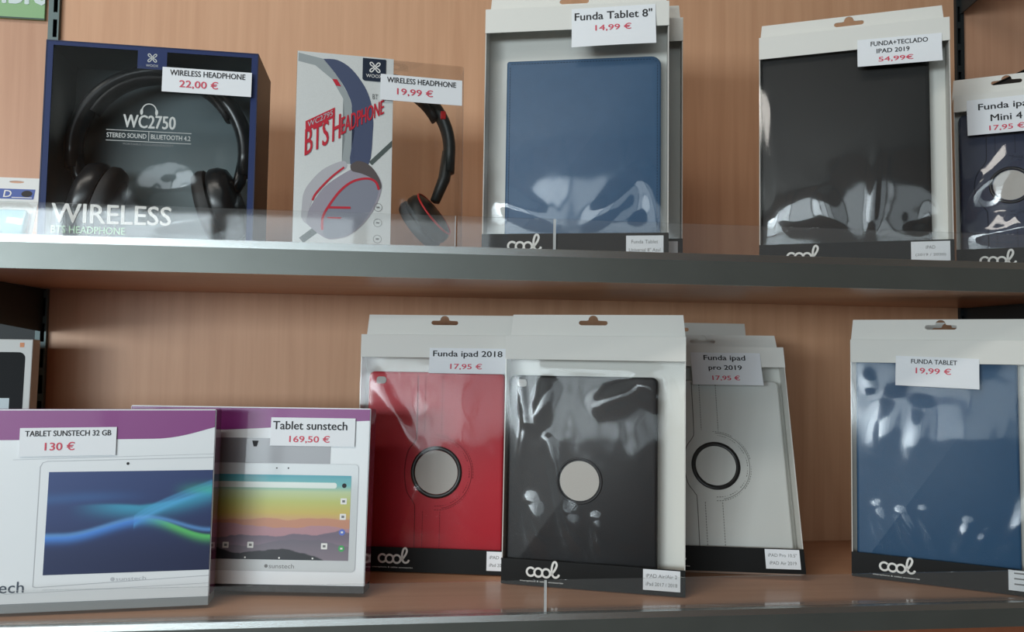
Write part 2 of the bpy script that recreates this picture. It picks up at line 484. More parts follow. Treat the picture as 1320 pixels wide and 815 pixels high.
# ------------------------------------------------------------------ sign on the left wall
t = thing('wall_sign', 'green sign with pale letters on the wall at upper left', 'sign', (-0.690, WALLY - 0.0045, ZB + 0.757))
g = G(); g.box((-0.150, 0, 0), (0.1395, 0.004, 0.085), mat('sign_green', (132, 176, 124), rough=0.4), bev=0.0008)
g.rect(-0.150, 0.0, 0.1395, 0.0022, -0.0003, mat('sign_rim', (40, 70, 60)))
g.text('MBIO', 0.062, 0.0215, 0.149, 0.066, -0.0004, mat('sign_letter', (206, 222, 222)), bold=0.03)
for p in range(len(g.v)):
    u, y, v = g.v[p]
    g.v[p] = (min(u, 0.1395), y, v)
g.build('sign_board', t)

# ------------------------------------------------------------------ price labels
def price_label(parent, quad, y, lines, curl=0.0, bottom_out=0.0):
    """quad u0,v0,u1,v1; lines: (text, uc, vc, width, height, 'k'|'r')"""
    u0, v0, u1, v1, tilt = quad
    uc, vc = (u0 + u1) / 2, (v0 + v1) / 2
    def mp(u, v, k=0.0):
        du, dv = u - uc, v - vc
        b = (v1 - v) / (v1 - v0)
        yy = y - bottom_out * b * b - curl * (du / (u1 - u0) * 2) ** 2 * (0.3 + b)
        return (uc + du * math.cos(tilt) - dv * math.sin(tilt), yy - k, vc + du * math.sin(tilt) + dv * math.cos(tilt))
    g = G(); nu, nv = 10, 8; vs = []; fs = []
    for k in (0.0002, -0.0002):
        for j in range(nv + 1):
            for i in range(nu + 1):
                vs.append(mp(u0 + (u1 - u0) * i / nu, v0 + (v1 - v0) * j / nv, k))
    n1 = (nu + 1) * (nv + 1)
    def id_(i, j, s): return s * n1 + j * (nu + 1) + i
    for j in range(nv):
        for i in range(nu):
            fs.append((id_(i, j, 0), id_(i + 1, j, 0), id_(i + 1, j + 1, 0), id_(i, j + 1, 0)))
            fs.append((id_(i, j, 1), id_(i, j + 1, 1), id_(i + 1, j + 1, 1), id_(i + 1, j, 1)))
    rim = [(i, 0) for i in range(nu)] + [(nu, j) for j in range(nv)] + [(i, nv) for i in range(nu, 0, -1)] + [(0, j) for j in range(nv, 0, -1)]
    for a in range(len(rim)):
        p, q = rim[a], rim[(a + 1) % len(rim)]
        fs.append((id_(*p, 0), id_(*p, 1), id_(*q, 1), id_(*q, 0)))
    g.add(vs, fs, PAPER)
    for (txt, cu, cv, w, h, c) in lines:
        def fn(u, v):
            q = mp(u, v, 0.00045); return q[0], q[2], q[1]
        g.text(txt, cu - w / 2, cv - h / 2, cu + w / 2, cv + h / 2, 0, INK if c == 'k' else RED, bold=0.024, fn=fn)
    return g.build('price_label', parent, label='white paper price label')

# ------------------------------------------------------------------ cool style tablet-cover packages
PW, PH, PD = 0.224, 0.309, 0.028
def cool_logo(g, u, v, y, s=1.0):
    w = 0.0026 * s
    def circ(cx, cy, r, a0=0, a1=360, n=22):
        return [(cx + r * math.cos(R(a0 + (a1 - a0) * k / n)), cy + r * math.sin(R(a0 + (a1 - a0) * k / n))) for k in range(n + 1)]
    P = lambda pts: [(u + a * s, v + b * s) for a, b in pts]
    g.ribbon(P(circ(0.0055, 0.0072, 0.0050, 40, 325)), w, y, WHITEINK)
    g.ribbon(P(circ(0.0150, 0.0068, 0.0050)), w, y - 0.00004, WHITEINK)
    g.ribbon(P(circ(0.0247, 0.0066, 0.0050)), w, y - 0.00008, WHITEINK)
    lo = [(0.0292, 0.0045), (0.0325, 0.0072), (0.0362, 0.0125), (0.0378, 0.0175), (0.0360, 0.0208), (0.0335, 0.0195), (0.0318, 0.0140),
          (0.0318, 0.0080), (0.0335, 0.0035), (0.0365, 0.0022), (0.0395, 0.0035), (0.0408, 0.0060)]
    g.ribbon(P(smooth(lo)), w, y - 0.00012, WHITEINK)
def smooth(pts, n=5):
    out = []
    for i in range(len(pts) - 1):
        p0 = pts[max(0, i - 1)]; p1 = pts[i]; p2 = pts[i + 1]; p3 = pts[min(len(pts) - 1, i + 2)]
        for k in range(n):
            t = k / n
            out.append(tuple(0.5 * (2 * p1[a] + (p2[a] - p0[a]) * t + (2 * p0[a] - 5 * p1[a] + 4 * p2[a] - p3[a]) * t * t
                                    + (3 * p1[a] - p0[a] - 3 * p2[a] + p3[a]) * t ** 3) for a in (0, 1)))
    out.append(pts[-1])
    return out

def euro_hole(cu, cv):
    # slot with a round bump on top
    out = [(cu - 0.0155, cv - 0.0035), (cu + 0.0155, cv - 0.0035)]
    out += [(cu + 0.0155 + 0.003 * math.sin(R(a)), cv - 0.0005 - 0.003 * math.cos(R(a))) for a in range(30, 180, 30)]
    out += [(cu + 0.0085, cv + 0.0025)]
    out += [(cu + 0.0062 * math.cos(R(a)), cv + 0.003 + 0.0062 * math.sin(R(a))) for a in range(0, 181, 20)]
    out += [(cu - 0.0085, cv + 0.0025)]
    out += [(cu - 0.0155 - 0.003 * math.sin(R(a)), cv - 0.0005 + 0.003 * math.cos(R(a))) for a in range(0, 150, 30)]
    return out

def package(label, loc, yaw, lean, w=PW, h=PH, d=PD, size_text=None, film=None, tab=0.029, hole_u=-0.004, cut=False, logo_u=-0.080, band=0.031, flap=0.030, lab=(0.0625, 0.1062), logo_v=0.0095, lab_v=(0.0055, 0.0298)):
    t = thing('tablet_cover_package', label, 'package', (loc[0], loc[1], ZB + loc[2]), yaw, lean, 'packaged tablet covers')
    c = 0.0011
    # back card with hanging tab and euro hole
    hv = h + tab - 0.010
    vs, fs = plate([[(-w / 2, 0), (w / 2, 0), (w / 2, h - 0.001), (w / 2 - 0.003, h + tab), (-w / 2 + 0.003, h + tab), (-w / 2, h - 0.001)], euro_hole(hole_u, hv)], c)
    g = G(); g.add([(x, y - c, z) for x, y, z in vs], fs, CARD); g.build('back_card', t)
    g = G()
    g.box((-w / 2, -d, 0.0), (-w / 2 + c, -c - 0.0001, h - 0.0005), CARDIN)
    g.box((w / 2 - c, -d, 0.0), (w / 2, -c - 0.0001, h - 0.0005), CARDIN)
    g.box((-w / 2 + c, -d, 0.0), (w / 2 - c, -c - 0.0001, c), CARDIN)
    g.build('tray', t)
    g = G()
    g.box((-w / 2 - 0.0003, -d - 0.0012, h - flap), (w / 2 + 0.0003, -d - 0.0001, h + 0.0004), CARD, bev=0.0004)
    g.box((-w / 2 + 0.0002, -d - 0.0001, h - 0.0006), (w / 2 - 0.0002, -c - 0.0001, h + 0.0004), CARD)
    g.build('header_flap', t)
    g = G()
    y = -d - 0.0012
    g.box((-w / 2 - 0.0003, y, -0.0000), (w / 2 + 0.0003, -d - 0.0001, band), BAND, bev=0.0003)
    cool_logo(g, logo_u, logo_v, y - 0.00015)
    g.text('smartphone & tablet accessories', logo_u - 0.008, logo_v - 0.0053, logo_u + 0.046, logo_v - 0.003, y - 0.00015, WHITEINK, bold=0.02)
    g.build('base_band', t, label='black card band with a white lettered logo')
    if size_text is not None:
        g = G()
        g.box((lab[0], y - 0.0004, lab_v[0]), (lab[1], y - 0.0001, lab_v[1]), PAPER)
        if size_text:
            n = len(size_text)
            for k, s in enumerate(size_text):
                vc = lab_v[1] - (k + 0.75) * 0.0243 / (n + 0.5)
                hh = 0.0042 if n < 3 else 0.0036
                ww = min(lab[1] - lab[0] - 0.007, 0.0026 * len(s))
                g.text(s, (lab[0] + lab[1]) / 2 - ww / 2, vc - hh / 2, (lab[0] + lab[1]) / 2 + ww / 2, vc + hh / 2, y - 0.0006, GREYINK)
        else:
            for k, ww in enumerate((0.020, 0.026, 0.017)):
                g.rect(lab[0] + 0.006, lab_v[1] - 0.0043 - k * 0.0065, lab[0] + 0.006 + ww, lab_v[1] - 0.0026 - k * 0.0065, y - 0.0006, GREYINK)
        g.build('size_label', t, label='small white sticker with grey print')
    if film is not None:
        film_mesh(t, -w / 2 - 0.0002, band - 0.004, w / 2 + 0.0002, h - flap + 0.004, -d - 0.0003, film.get('bulge', 0.004),
                  film.get('ridges', ()), film.get('dents', ()), film.get('seed', 1), film.get('rough', 0.0005), m=FILMG if loc[2] > 0.1 else FILM)
    return t

def place_inside(o, loc, yaw, lean, off):
    Mx = Matrix.Translation((loc[0], loc[1], ZB + loc[2])) @ Matrix.Rotation(R(yaw), 4, 'Z') @ Matrix.Rotation(-R(lean), 4, 'X')
    p = Mx @ Vector(off)
    o.location = p; o.rotation_euler = (-R(lean), 0, R(yaw))

def slab(g, u0, v0, u1, v1, r, yf, yb, m, e=0.003):
    rings = []
    for ins, y in ((e, yf), (e * 0.35, yf + e * 0.3), (0, yf + e), (0, yb - e), (e * 0.35, yb - e * 0.3), (e, yb)):
        rs = [max(0.0006, q - ins) for q in (r if isinstance(r, (list, tuple)) else (r,) * 4)]
        rings.append([(u, y, v) for u, v in rr_outline(u0 + ins, v0 + ins, u1 - ins, v1 - ins, rs)])
    g.loft(rings, m)

def stitches(g, pts, y, m, step=0.0036, ln=0.0022, w=0.0009):
    pts = [Vector(p) for p in pts]
    acc = 0; 
    for a, b in zip(pts, pts[1:]):
        L = (b - a).length
        if L < 1e-6: continue
        d = (b - a) / L; s = -acc
        while s < L:
            if s >= 0:
                p = a + d * s; q = a + d * min(L, s + ln)
                if (q - p).length > 0.0004: g.ribbon([p, q], w, y, m)
            s += step
        acc = (acc + L) % step

def cover(label, loc, yaw, lean, u0, v0, u1, v1, m, r=0.008, thick=0.015, disc=None, strap=True, camwin=None, edge_stitch=False, pale_ring=False, stm=None, yfront=None, disc_m=None):
    """cover lies inside its package; coordinates in the package's own frame"""
    yf = (yfront if yfront is not None else -0.0195); yb = yf + thick
    uc = (u0 + u1) / 2
    t = thing('tablet_cover', label, 'tablet cover', (0, 0, 0), group='tablet covers inside clear packages')
    place_inside(t, loc, yaw, lean, (uc, yb, v0))
    U0, U1, V1 = u0 - uc, u1 - uc, v1 - v0
    yf = -thick
    g = G(); slab(g, U0, 0, U1, V1, r, yf, 0, m); g.build('cover_body', t, smooth=True, angle=40)
    stm = stm or mat('stitch_' + m.name, tuple(int(255 * min(1, max(0, (12.92 * x if x < 0.0031 else 1.055 * x ** (1 / 2.4) - 0.055) * 0.62))) for x in m.node_tree.nodes['Principled BSDF'].inputs['Base Color'].default_value[:3]), rough=0.8)
    if disc:
        cu, cv, rr = disc[0] - uc, disc[1] - v0, disc[2]
        n = 48
        g = G(); g.ell(cu, cv, rr - 0.003, rr - 0.003, yf - 0.0003, disc_m or DISC, 48); gd = g
        g = G(); rw = disc[3]
        g.tube([(cu + rr * math.cos(2 * PI * k / n), yf - 0.0004, cv + rr * math.sin(2 * PI * k / n)) for k in range(n)], rw / 2, RING if not pale_ring else mat('dim_ring', (34, 36, 40), rough=0.4), n=10, closed=True, rz=0.0013)
        ringo = g.build('pivot_ring', t, smooth=True, label='black ring')
        gd.build('pivot_disc', ringo, label='pale round disc in the ring')
        if strap:
            g = G(); y = yf - 0.00025; R1 = rr + 0.0175
            for q in (-0.017, 0.006):
                stitches(g, [(cu + q, V1 - 0.004), (cu + q, cv + R1 + 0.002)], y, stm)
                stitches(g, [(cu + q, cv - R1 - 0.002), (cu + q, 0.004)], y, stm)
            for rad in (R1, R1 - 0.005):
                stitches(g, [(cu + rad * math.cos(R(a)), cv + rad * math.sin(R(a))) for a in range(-92, 93, 4)], y, stm)
            g.build('strap_stitching', t)
            g = G()
            pts = [(cu - 0.0275, V1 - 0.004), (cu - 0.0275, cv + rr + 0.020), (cu - 0.030, cv + rr + 0.008), (cu - 0.039, cv + rr - 0.006),
                   (cu - 0.0425, cv), (cu - 0.039, cv - rr + 0.006), (cu - 0.030, cv - rr - 0.008), (cu - 0.0275, cv - rr - 0.020), (cu - 0.0275, 0.004)]
            pts = [(max(U0 + 0.003, a), b) for a, b in smooth(pts, 5)]
            g.ribbon(pts, 0.0011, y, stm)
            g.ribbon([(cu + (R1 - 0.002) * math.cos(R(a)), cv + (R1 - 0.002) * math.sin(R(a))) for a in range(-80, 92, 4)], 0.0007, y, stm)
            g.build('strap_seam', t)
    if camwin:
        a, b, w_, h_ = camwin
        g = G(); slab(g, a - uc - w_ / 2, b - v0 - h_ / 2, a - uc + w_ / 2, b - v0 + h_ / 2, h_ * 0.42, yf - 0.0006, yf + 0.0006, LENSW, e=0.0004)
        g.build('camera_window', t, label='small pale rounded camera window')
    if edge_stitch:
        g = G(); y = yf - 0.0002; e = 0.0045
        ol = rr_outline(U0 + e, e, U1 - e, V1 - e, [max(0.001, q - e) for q in (r if isinstance(r, (list, tuple)) else (r,) * 4)])
        stitches(g, ol + [ol[0]], y, stm)
        g.build('edge_stitching', t)
    return t

# film creases, drawn for each package in its own frame (metres)
def rd(*a): return [((p[0], p[1]), (p[2], p[3]), p[4], p[5]) for p in a]

# --- upper shelf, blue 8 inch cover
P3 = back(0.1821, 0.0709, 1.0108)
p3 = package('cover package tagged Funda Tablet 8" holding a plain blue cover, front of upper shelf', P3, -14.45, 0.8,
             size_text=['Funda Tablet', 'Universal 8" Azul'], logo_v=0.0053, lab_v=(0.001, 0.0240), band=0.0275, film=dict(bulge=0.0075, seed=3, rough=0.0003,
             ridges=rd((-0.095, 0.20, -0.085, 0.04, 0.006, 0.0018), (0.085, 0.10, 0.104, 0.04, 0.008, 0.0025), (0.02, 0.035, 0.075, 0.085, 0.010, 0.0025), (-0.09, 0.07, -0.03, 0.035, 0.010, 0.003)),
             dents=[(0.075, 0.06, 0.03, 0.04, -0.002)]))
price_label(p3, (-0.0048, 0.2535, 0.0962, 0.3048, 0.015), -PD - 0.0021,
            [('Funda Tablet 8"', 0.0455, 0.2945, 0.093, 0.0100, 'k'), ('14,99 €', 0.0455, 0.2780, 0.043, 0.0090, 'r')], curl=-0.001, bottom_out=0.009)
cover('plain blue tablet cover with stitched edge in the Funda Tablet 8" package', P3, -14.45, 0.8, -0.086, 0.006, 0.1035, 0.2465, BLUEC, r=(0.003, 0.012, 0.012, 0.003), edge_stitch=True)
Pb = back(0.2135, 0.1130, 1.0108)
package('white cover package half hidden behind the Funda Tablet 8" one', Pb, -14.45, 0.8, film=dict(bulge=0.003, seed=8, rough=0.0006), size_text=[], logo_v=0.0053, lab_v=(0.001, 0.0240), band=0.0275)

# --- upper shelf, black keyboard cover
P4 = back(0.5498, 0.0866, 1.0107)
p4 = package('cover package tagged FUNDA+TECLADO IPAD 2019 holding a black keyboard cover', P4, -25.3, 2.0, w=0.2286, h=0.313,
             size_text=['iPAD', '(2019 / 2020)'], logo_v=0.0053, lab_v=(0.003, 0.0275), band=0.0295, lab=(0.0664, 0.1098), film=dict(bulge=0.0095, seed=5, rough=0.0003,
             ridges=rd((-0.105, 0.27, -0.098, 0.05, 0.007, 0.003), (-0.04, 0.10, -0.02, 0.04, 0.012, 0.003), (0.028, 0.15, 0.02, 0.03, 0.0045, 0.0016)),
             dents=[(-0.075, 0.085, 0.035, 0.05, 0.003), (0.075, 0.05, 0.02, 0.025, -0.003)]), hole_u=0.0)
price_label(p4, (0.0072, 0.2555, 0.1048, 0.2940, -0.02), -PD - 0.0021,
            [('FUNDA+TECLADO', 0.056, 0.2870, 0.066, 0.0062, 'k'), ('IPAD 2019', 0.049, 0.2765, 0.038, 0.0062, 'k'), ('54,99€', 0.052, 0.2640, 0.040, 0.0082, 'r')], bottom_out=0.007)
cover('black keyboard tablet cover filling the FUNDA+TECLADO package', P4, -25.3, 2.0, -0.112, 0.006, 0.0925, 0.290, CHARC, r=0.007, edge_stitch=True)

# --- upper shelf, ipad mini cover at the right border
P5 = back(0.8015, 0.0745, 1.0127)
p5 = package('small cover package tagged Funda ipad Mini 4 at the right of the upper shelf', P5, -31.15, 4.0, w=0.19, h=0.245, size_text=[], logo_v=0.0053, lab=(0.045, 0.085), flap=0.023, band=0.029,
             logo_u=-0.068, hole_u=-0.028, tab=0.034, film=dict(bulge=0.008, seed=11, rough=0.0008,
             ridges=rd((-0.08, 0.10, -0.02, 0.16, 0.010, 0.003), (-0.07, 0.045, -0.01, 0.05, 0.008, 0.004), (-0.03, 0.07, 0.0, 0.04, 0.007, 0.003)),
             dents=[(-0.055, 0.085, 0.014, 0.02, -0.004), (-0.02, 0.055, 0.03, 0.015, 0.003)]))
price_label(p5, (-0.0795, 0.1855, 0.0120, 0.2365, 0.0), -PD - 0.0021,
            [('Funda ipad', -0.0338, 0.2240, 0.064, 0.0115, 'k'), ('Mini 4', -0.0338, 0.2085, 0.036, 0.0095, 'k'), ('17,95 €', -0.0338, 0.1935, 0.040, 0.0088, 'r')], bottom_out=0.004)
cover('dark navy rotating tablet cover in the Funda ipad Mini 4 package', P5, -31.15, 4.0, -0.088, 0.006, 0.060, 0.221, NAVYC, disc=(-0.029, 0.1165, 0.0235, 0.004), strap=True, r=0.007, pale_ring=True)

# --- lower shelf, red
L3 = (0.0300, 0.1905, 0)
l3 = package('cover package tagged Funda ipad 2018 holding a red cover on the lower shelf', L3, -11.38, 2.2, size_text=['iPAD Air/Air 2', 'iPad 2017 / 2018'], d=0.026,
             film=dict(bulge=0.005, seed=21, rough=0.0006, ridges=rd((-0.10, 0.26, -0.03, 0.15, 0.010, 0.003), (-0.03, 0.10, -0.06, 0.04, 0.008, 0.0022),
             (0.02, 0.09, 0.05, 0.04, 0.010, 0.0022), (0.08, 0.27, -0.02, 0.272, 0.005, 0.0015)), dents=[(-0.05, 0.22, 0.03, 0.03, -0.0015)]))
price_label(l3, (-0.0185, 0.2585, 0.0835, 0.2920, 0.0), -PD - 0.0010,
            [('Funda ipad 2018', 0.0325, 0.2835, 0.092, 0.0100, 'k'), ('17,95 €', 0.0310, 0.2675, 0.042, 0.0082, 'r')], bottom_out=0.004)
cover('red rotating tablet cover with black ring in the Funda ipad 2018 package', L3, -11.38, 2.2, -0.1025, 0.006, 0.0815, 0.2600, REDC, disc=(-0.0075, 0.1280, 0.0315, 0.0055), camwin=(-0.085, 0.2485, 0.0135, 0.0095), yfront=-0.0190)

# --- lower shelf, black
L4 = (0.2167, 0.1071, 0)
l4 = package('untagged cover package holding a black cover, front and centre on the lower shelf', L4, -18.66, 1.9, size_text=['iPAD Air/Air 2', 'iPad 2017 / 2018'],
             film=dict(bulge=0.0045, seed=31, rough=0.0007, ridges=rd((-0.095, 0.26, -0.085, 0.20, 0.004, 0.0022), (-0.085, 0.20, -0.100, 0.10, 0.004, 0.002), (-0.055, 0.18, -0.030, 0.07, 0.0045, 0.003),
             (-0.055, 0.25, -0.07, 0.20, 0.008, 0.003), (0.01, 0.225, 0.055, 0.245, 0.009, 0.003), (0.055, 0.265, 0.075, 0.235, 0.008, 0.0035), (-0.075, 0.10, -0.06, 0.045, 0.009, 0.004), (-0.025, 0.09, -0.015, 0.045, 0.008, 0.004),
             (0.005, 0.085, 0.012, 0.045, 0.006, 0.004), (0.09, 0.275, 0.10, 0.20, 0.005, 0.002), (-0.06, 0.272, 0.08, 0.270, 0.006, 0.003))))
cover('black rotating tablet cover with pale disc in the untagged package', L4, -18.66, 1.9, -0.1090, 0.006, 0.0790, 0.2590, BLACKC, disc=(-0.0168, 0.1290, 0.0275, 0.0025), camwin=(-0.092, 0.2490, 0.0125, 0.0095), strap=False, pale_ring=True)

# --- lower shelf, white
L5 = (0.3861, 0.1437, 0)
l5 = package('cover package tagged Funda ipad pro 2019 leaning back with a white cover', L5, -10.98, 20.0, size_text=['iPAD Pro 10.5"', 'iPAD Air 2019'],
             film=dict(bulge=0.004, seed=41, rough=0.0003, ridges=rd((0.103, 0.27, 0.106, 0.04, 0.004, 0.002), (-0.02, 0.075, 0.06, 0.055, 0.008, 0.001))), hole_u=0.004)
price_label(l5, (-0.0190, 0.2495, 0.0785, 0.2995, 0.0), -PD - 0.0021,
            [('Funda ipad', 0.0280, 0.2905, 0.058, 0.0100, 'k'), ('pro 2019', 0.0280, 0.2755, 0.046, 0.0095, 'k'), ('17,95 €', 0.0280, 0.2600, 0.038, 0.0085, 'r')], bottom_out=0.006)
cover('white rotating tablet cover with black ring in the leaning pro 2019 package', L5, -10.98, 20.0, -0.100, 0.006, 0.1030, 0.2620, WHITEC, disc=(0.0088, 0.1390, 0.0300, 0.0060), stm=mat('grey_stitch', (116, 114, 108)), disc_m=WHITEC)
package('plain white cover package standing against the wall behind the pro 2019 one', (0.3915, 0.3083, 0), 0.0, 0.3, film=dict(bulge=0.0005, seed=47, rough=0.0001), d=0.025, hole_u=-0.0)

# --- lower shelf, blue at the right border
L6 = (0.6775, 0.0845, 0)
l6 = package('cover package tagged FUNDA TABLET holding a blue cover, right end of lower shelf', L6, -30.99, 1.7, w=0.226, h=0.3105, size_text=[],
             film=dict(bulge=0.0060, seed=51, rough=0.0006, ridges=rd((-0.06, 0.23, -0.08, 0.16, 0.012, 0.003), (-0.03, 0.22, -0.045, 0.13, 0.010, 0.003), (-0.085, 0.09, -0.07, 0.05, 0.007, 0.003), (-0.055, 0.085, -0.035, 0.04, 0.006, 0.004),
             (-0.03, 0.09, -0.015, 0.04, 0.006, 0.003), (0.02, 0.08, 0.01, 0.04, 0.006, 0.004), (0.04, 0.07, 0.025, 0.04, 0.006, 0.003), (0.095, 0.12, 0.06, 0.045, 0.009, 0.004), (-0.10, 0.275, -0.09, 0.25, 0.006, 0.003)),
             dents=[(0.02, 0.19, 0.05, 0.03, 0.002)]))
price_label(l6, (-0.0590, 0.2500, 0.0355, 0.2885, -0.03), -PD - 0.0021,
            [('FUNDA TABLET', -0.0150, 0.2822, 0.052, 0.0058, 'k'), ('19,99 €', -0.0155, 0.2700, 0.040, 0.0088, 'r')], bottom_out=0.006)
cover('plain blue tablet cover in the FUNDA TABLET package at right of lower shelf', L6, -30.99, 1.7, -0.1065, 0.006, 0.0790, 0.2840, mat('deep_blue_leatherette', (38, 80, 116), rough=0.5, bump=0.35, bscale=1500, var=0.08, vscale=60), r=0.005)
package('cover package mostly hidden behind the FUNDA TABLET one', (0.7300, 0.1440, 0), -30.99, 3.0, film=dict(bulge=0.002, seed=57), tab=0.030)

# ------------------------------------------------------------------ printed tablet boxes on the lower shelf
def picture(parent, u0, v0, u1, v1, y, fn, nu, nv, name='screen_picture', label=None):
    vs = []; fs = []; cs = []
    for j in range(nv + 1):
        for i in range(nu + 1):
            a, b = i / nu, j / nv
            vs.append((u0 + (u1 - u0) * a, y, v0 + (v1 - v0) * b)); cs.append(fn(a, b))
    for j in range(nv):
        for i in range(nu):
            k = j * (nu + 1) + i
            fs.append((k, k + 1, k + nu + 2, k + nu + 1))
    g = G(); g.add(vs, fs, SCREENC); o = g.build(name, parent, label=label)
    ca = o.data.color_attributes.new('Col', 'FLOAT_COLOR', 'POINT')
    for k, c in enumerate(cs): ca.data[k].color = (c[0], c[1], c[2], 1)
    return o
def mixc(a, b, t):
    t = max(0, min(1, t)); return tuple(a[i] + (b[i] - a[i]) * t for i in range(3))
def sst(a, b, x):
    t = max(0, min(1, (x - a) / (b - a))); return t * t * (3 - 2 * t)

def wave_screen(a, b):
    c = mixc(lin((20, 34, 78)), lin((34, 62, 120)), sst(0.0, 1.0, b) * 0.6 + 0.4 * (1 - a))
    c = mixc(c, lin((16, 28, 60)), sst(0.55, 0.1, b) * 0.4)
    def glow(yc, s_up, s_dn, col, amp):
        nonlocal c
        d = b - yc
        g_ = math.exp(-(d / (s_up if d > 0 else s_dn)) ** 2) * amp
        c = mixc(c, col, g_)
    # a wide teal wave rising to the right, its branches and a green one falling at the right
    glow(0.63 + 0.30 * max(0, a - 0.55) ** 1.2 * 1.6 + 0.03 * math.sin(5 * a), 0.018, 0.10, lin((58, 170, 206)), 0.75 * sst(0.1, 0.5, a))
    glow(0.73 + 0.02 * math.sin(4 * a), 0.05, 0.05, lin((46, 96, 156)), 0.6 * sst(0.7, 0.2, a))
    for k, off in enumerate((0, 0.035, 0.07)):
        x = max(0, a - 0.52)
        glow(0.46 + off + 0.62 * x ** 0.75 if a > 0.52 else -1, 0.014, 0.035, lin((86, 180, 236)), 0.6 - 0.1 * k)
    glow(0.36 + 0.16 * sst(0.10, 0.60, a) - 0.0 * a - 0.18 * sst(0.6, 1.0, a), 0.012, 0.055, mixc(lin((70, 140, 230)), lin((96, 206, 110)), sst(0.5, 0.8, a)), 0.85)
    glow(0.38 + 0.16 * sst(0.10, 0.60, a) - 0.14 * sst(0.6, 1.0, a), 0.02, 0.02, lin((110, 180, 250)), 0.55)
    glow(0.80, 0.06, 0.04, lin((60, 190, 150)), 0.6 * sst(0.72, 1.0, a))
    return c
def ridge(a, seed, amp, base):
    return base + amp * noise.fractal(Vector((a * 3.1 + seed, seed * 3.3, 0)), 1.0, 2.0, 5)
def mountain_screen(a, b):
    sky = [(0.0, (120, 110, 130)), (0.30, (176, 142, 140)), (0.46, (208, 162, 120)), (0.55, (204, 182, 92)), (0.68, (190, 196, 110)), (0.80, (190, 208, 160)), (0.88, (110, 186, 186)), (1.0, (70, 160, 176))]
    c = lin(sky[-1][1])
    for (p, q), (p2, q2) in zip(sky, sky[1:]):
        if p <= b <= p2: c = mixc(lin(q), lin(q2), (b - p) / (p2 - p)); break
    c = mixc(c, lin((196, 138, 110)), sst(0, 0.01, ridge(a, 2.0, 0.07, 0.49) - b))
    c = mixc(c, lin((176, 134, 146)), sst(0, 0.01, ridge(a, 5.2, 0.06, 0.41) - b) * 0.9)
    c = mixc(c, mixc(lin((112, 100, 116)), lin((160, 140, 152)), sst(0.30, 0.0, b)), sst(0, 0.01, ridge(a, 7.7, 0.13, 0.30 - 0.05 * abs(a - 0.6)) - b))
    c = mixc(c, lin((100, 100, 110)), sst(0, 0.01, ridge(a, 9.1, 0.09, 0.20) - b) * 0.6)
    dk = max(0.36 - 0.62 * a, 0.13 - 2.6 * (a - 0.66) ** 2) + 0.035 * noise.fractal(Vector((a * 9, 3.1, 0)), 1.0, 2.0, 4)
    c = mixc(c, lin((34, 36, 42)), sst(0, 0.01, dk - b))
    return c

def tablet_box(label, loc, yaw, lean, w, h, d, k, foot):
    # k: whole-box size factor; the printed face starts above a grey strip along the base
    z0 = 0.2884 * (1 - k)
    t = thing('tablet_box', label, 'box', (loc[0] * k, -0.86 + (loc[1] + 0.86) * k, ZB + z0 + 0.0006), yaw, lean, 'boxed tablets on the lower shelf')
    t.scale = (k, k, k)
    g = G()
    bm = bmesh.new(); bmesh.ops.create_cube(bm, size=1.0)
    for v in bm.verts: v.co = Vector((v.co.x * w, v.co.y * d - d / 2, v.co.z * h + h / 2))
    bmesh.ops.bevel(bm, geom=bm.edges[:], offset=0.0009, segments=2, affect='EDGES')
    bm.normal_update()
    bm.verts.index_update()
    groups = {}
    for f in bm.faces:
        n = f.normal
        key = 'front' if n.y < -0.9 else 'side' if abs(n.x) > 0.9 else 'top' if n.z > 0.9 else 'bottom' if n.z < -0.9 else 'edge'
        groups.setdefault(key, []).append(f)
    mm = dict(front=BOXWHITE, side=PVIOLETS, top=PVIOLET, bottom=mat('box_bottom_grey', (150, 152, 154)), edge=mat('worn_box_edge', (204, 178, 200), rough=0.5))
    for key, fl in groups.items():
        vs = []; fs = []
        for f in fl:
            o = len(vs); vs += [v.co.copy() for v in f.verts]; fs.append(tuple(range(o, o + len(f.verts))))
        g.add(vs, fs, mm.get(key, BOXWHITE))
    bm.free()
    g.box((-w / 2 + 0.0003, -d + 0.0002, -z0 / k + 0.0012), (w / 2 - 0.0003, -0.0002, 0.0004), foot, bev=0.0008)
    return t, g

OUTL = mat('print_outline', (188, 192, 197), rough=0.4)
SHELLW = mat('printed_tablet_white', (238, 241, 243), rough=0.25, coat=0.4)
SHELLG = mat('printed_tablet_silver', (206, 212, 214), rough=0.25, coat=0.4)
BACKG = mat('printed_tablet_grey', (134, 134, 138), rough=0.3, coat=0.4)
# --- box 130 euro
w, h, d = 0.34, 0.2144, 0.035
t1, g = tablet_box('white and violet tablet box tagged 130 euro, nearest at left of lower shelf', (-0.4124, 0.1047, 0.0008), 3.87, 3.1, w, h, d, 0.964, mat('grey_base_strip', (136, 142, 144), rough=0.5))
y = -d - 0.0002
wave = [(-w / 2 + 0.001, h - 0.0012), (w / 2 - 0.001, h - 0.0012), (w / 2 - 0.001, 0.1935)] + [(0.168 - 0.066 * k / 10, 0.1935 - 0.0130 * math.sin(k / 10 * PI / 2)) for k in range(1, 11)] + [(0.03, 0.1800), (-w / 2 + 0.001, 0.1800)]
g.poly(wave, y, PVIOLET)
g.ribbon([(-0.0165, 0.0185), (-0.0165, 0.150), (-0.0140, 0.1545), (-0.009, 0.1560), (w / 2 - 0.001, 0.1585)], 0.0008, y, OUTL)
g.ribbon([(-0.0165, 0.0185), (-0.013, 0.0175), (w / 2 - 0.001, 0.0240)], 0.0008, y, OUTL)
g.ribbon([(-0.045, 0.0115), (w / 2 - 0.001, 0.0155)], 0.0005, y, OUTL)
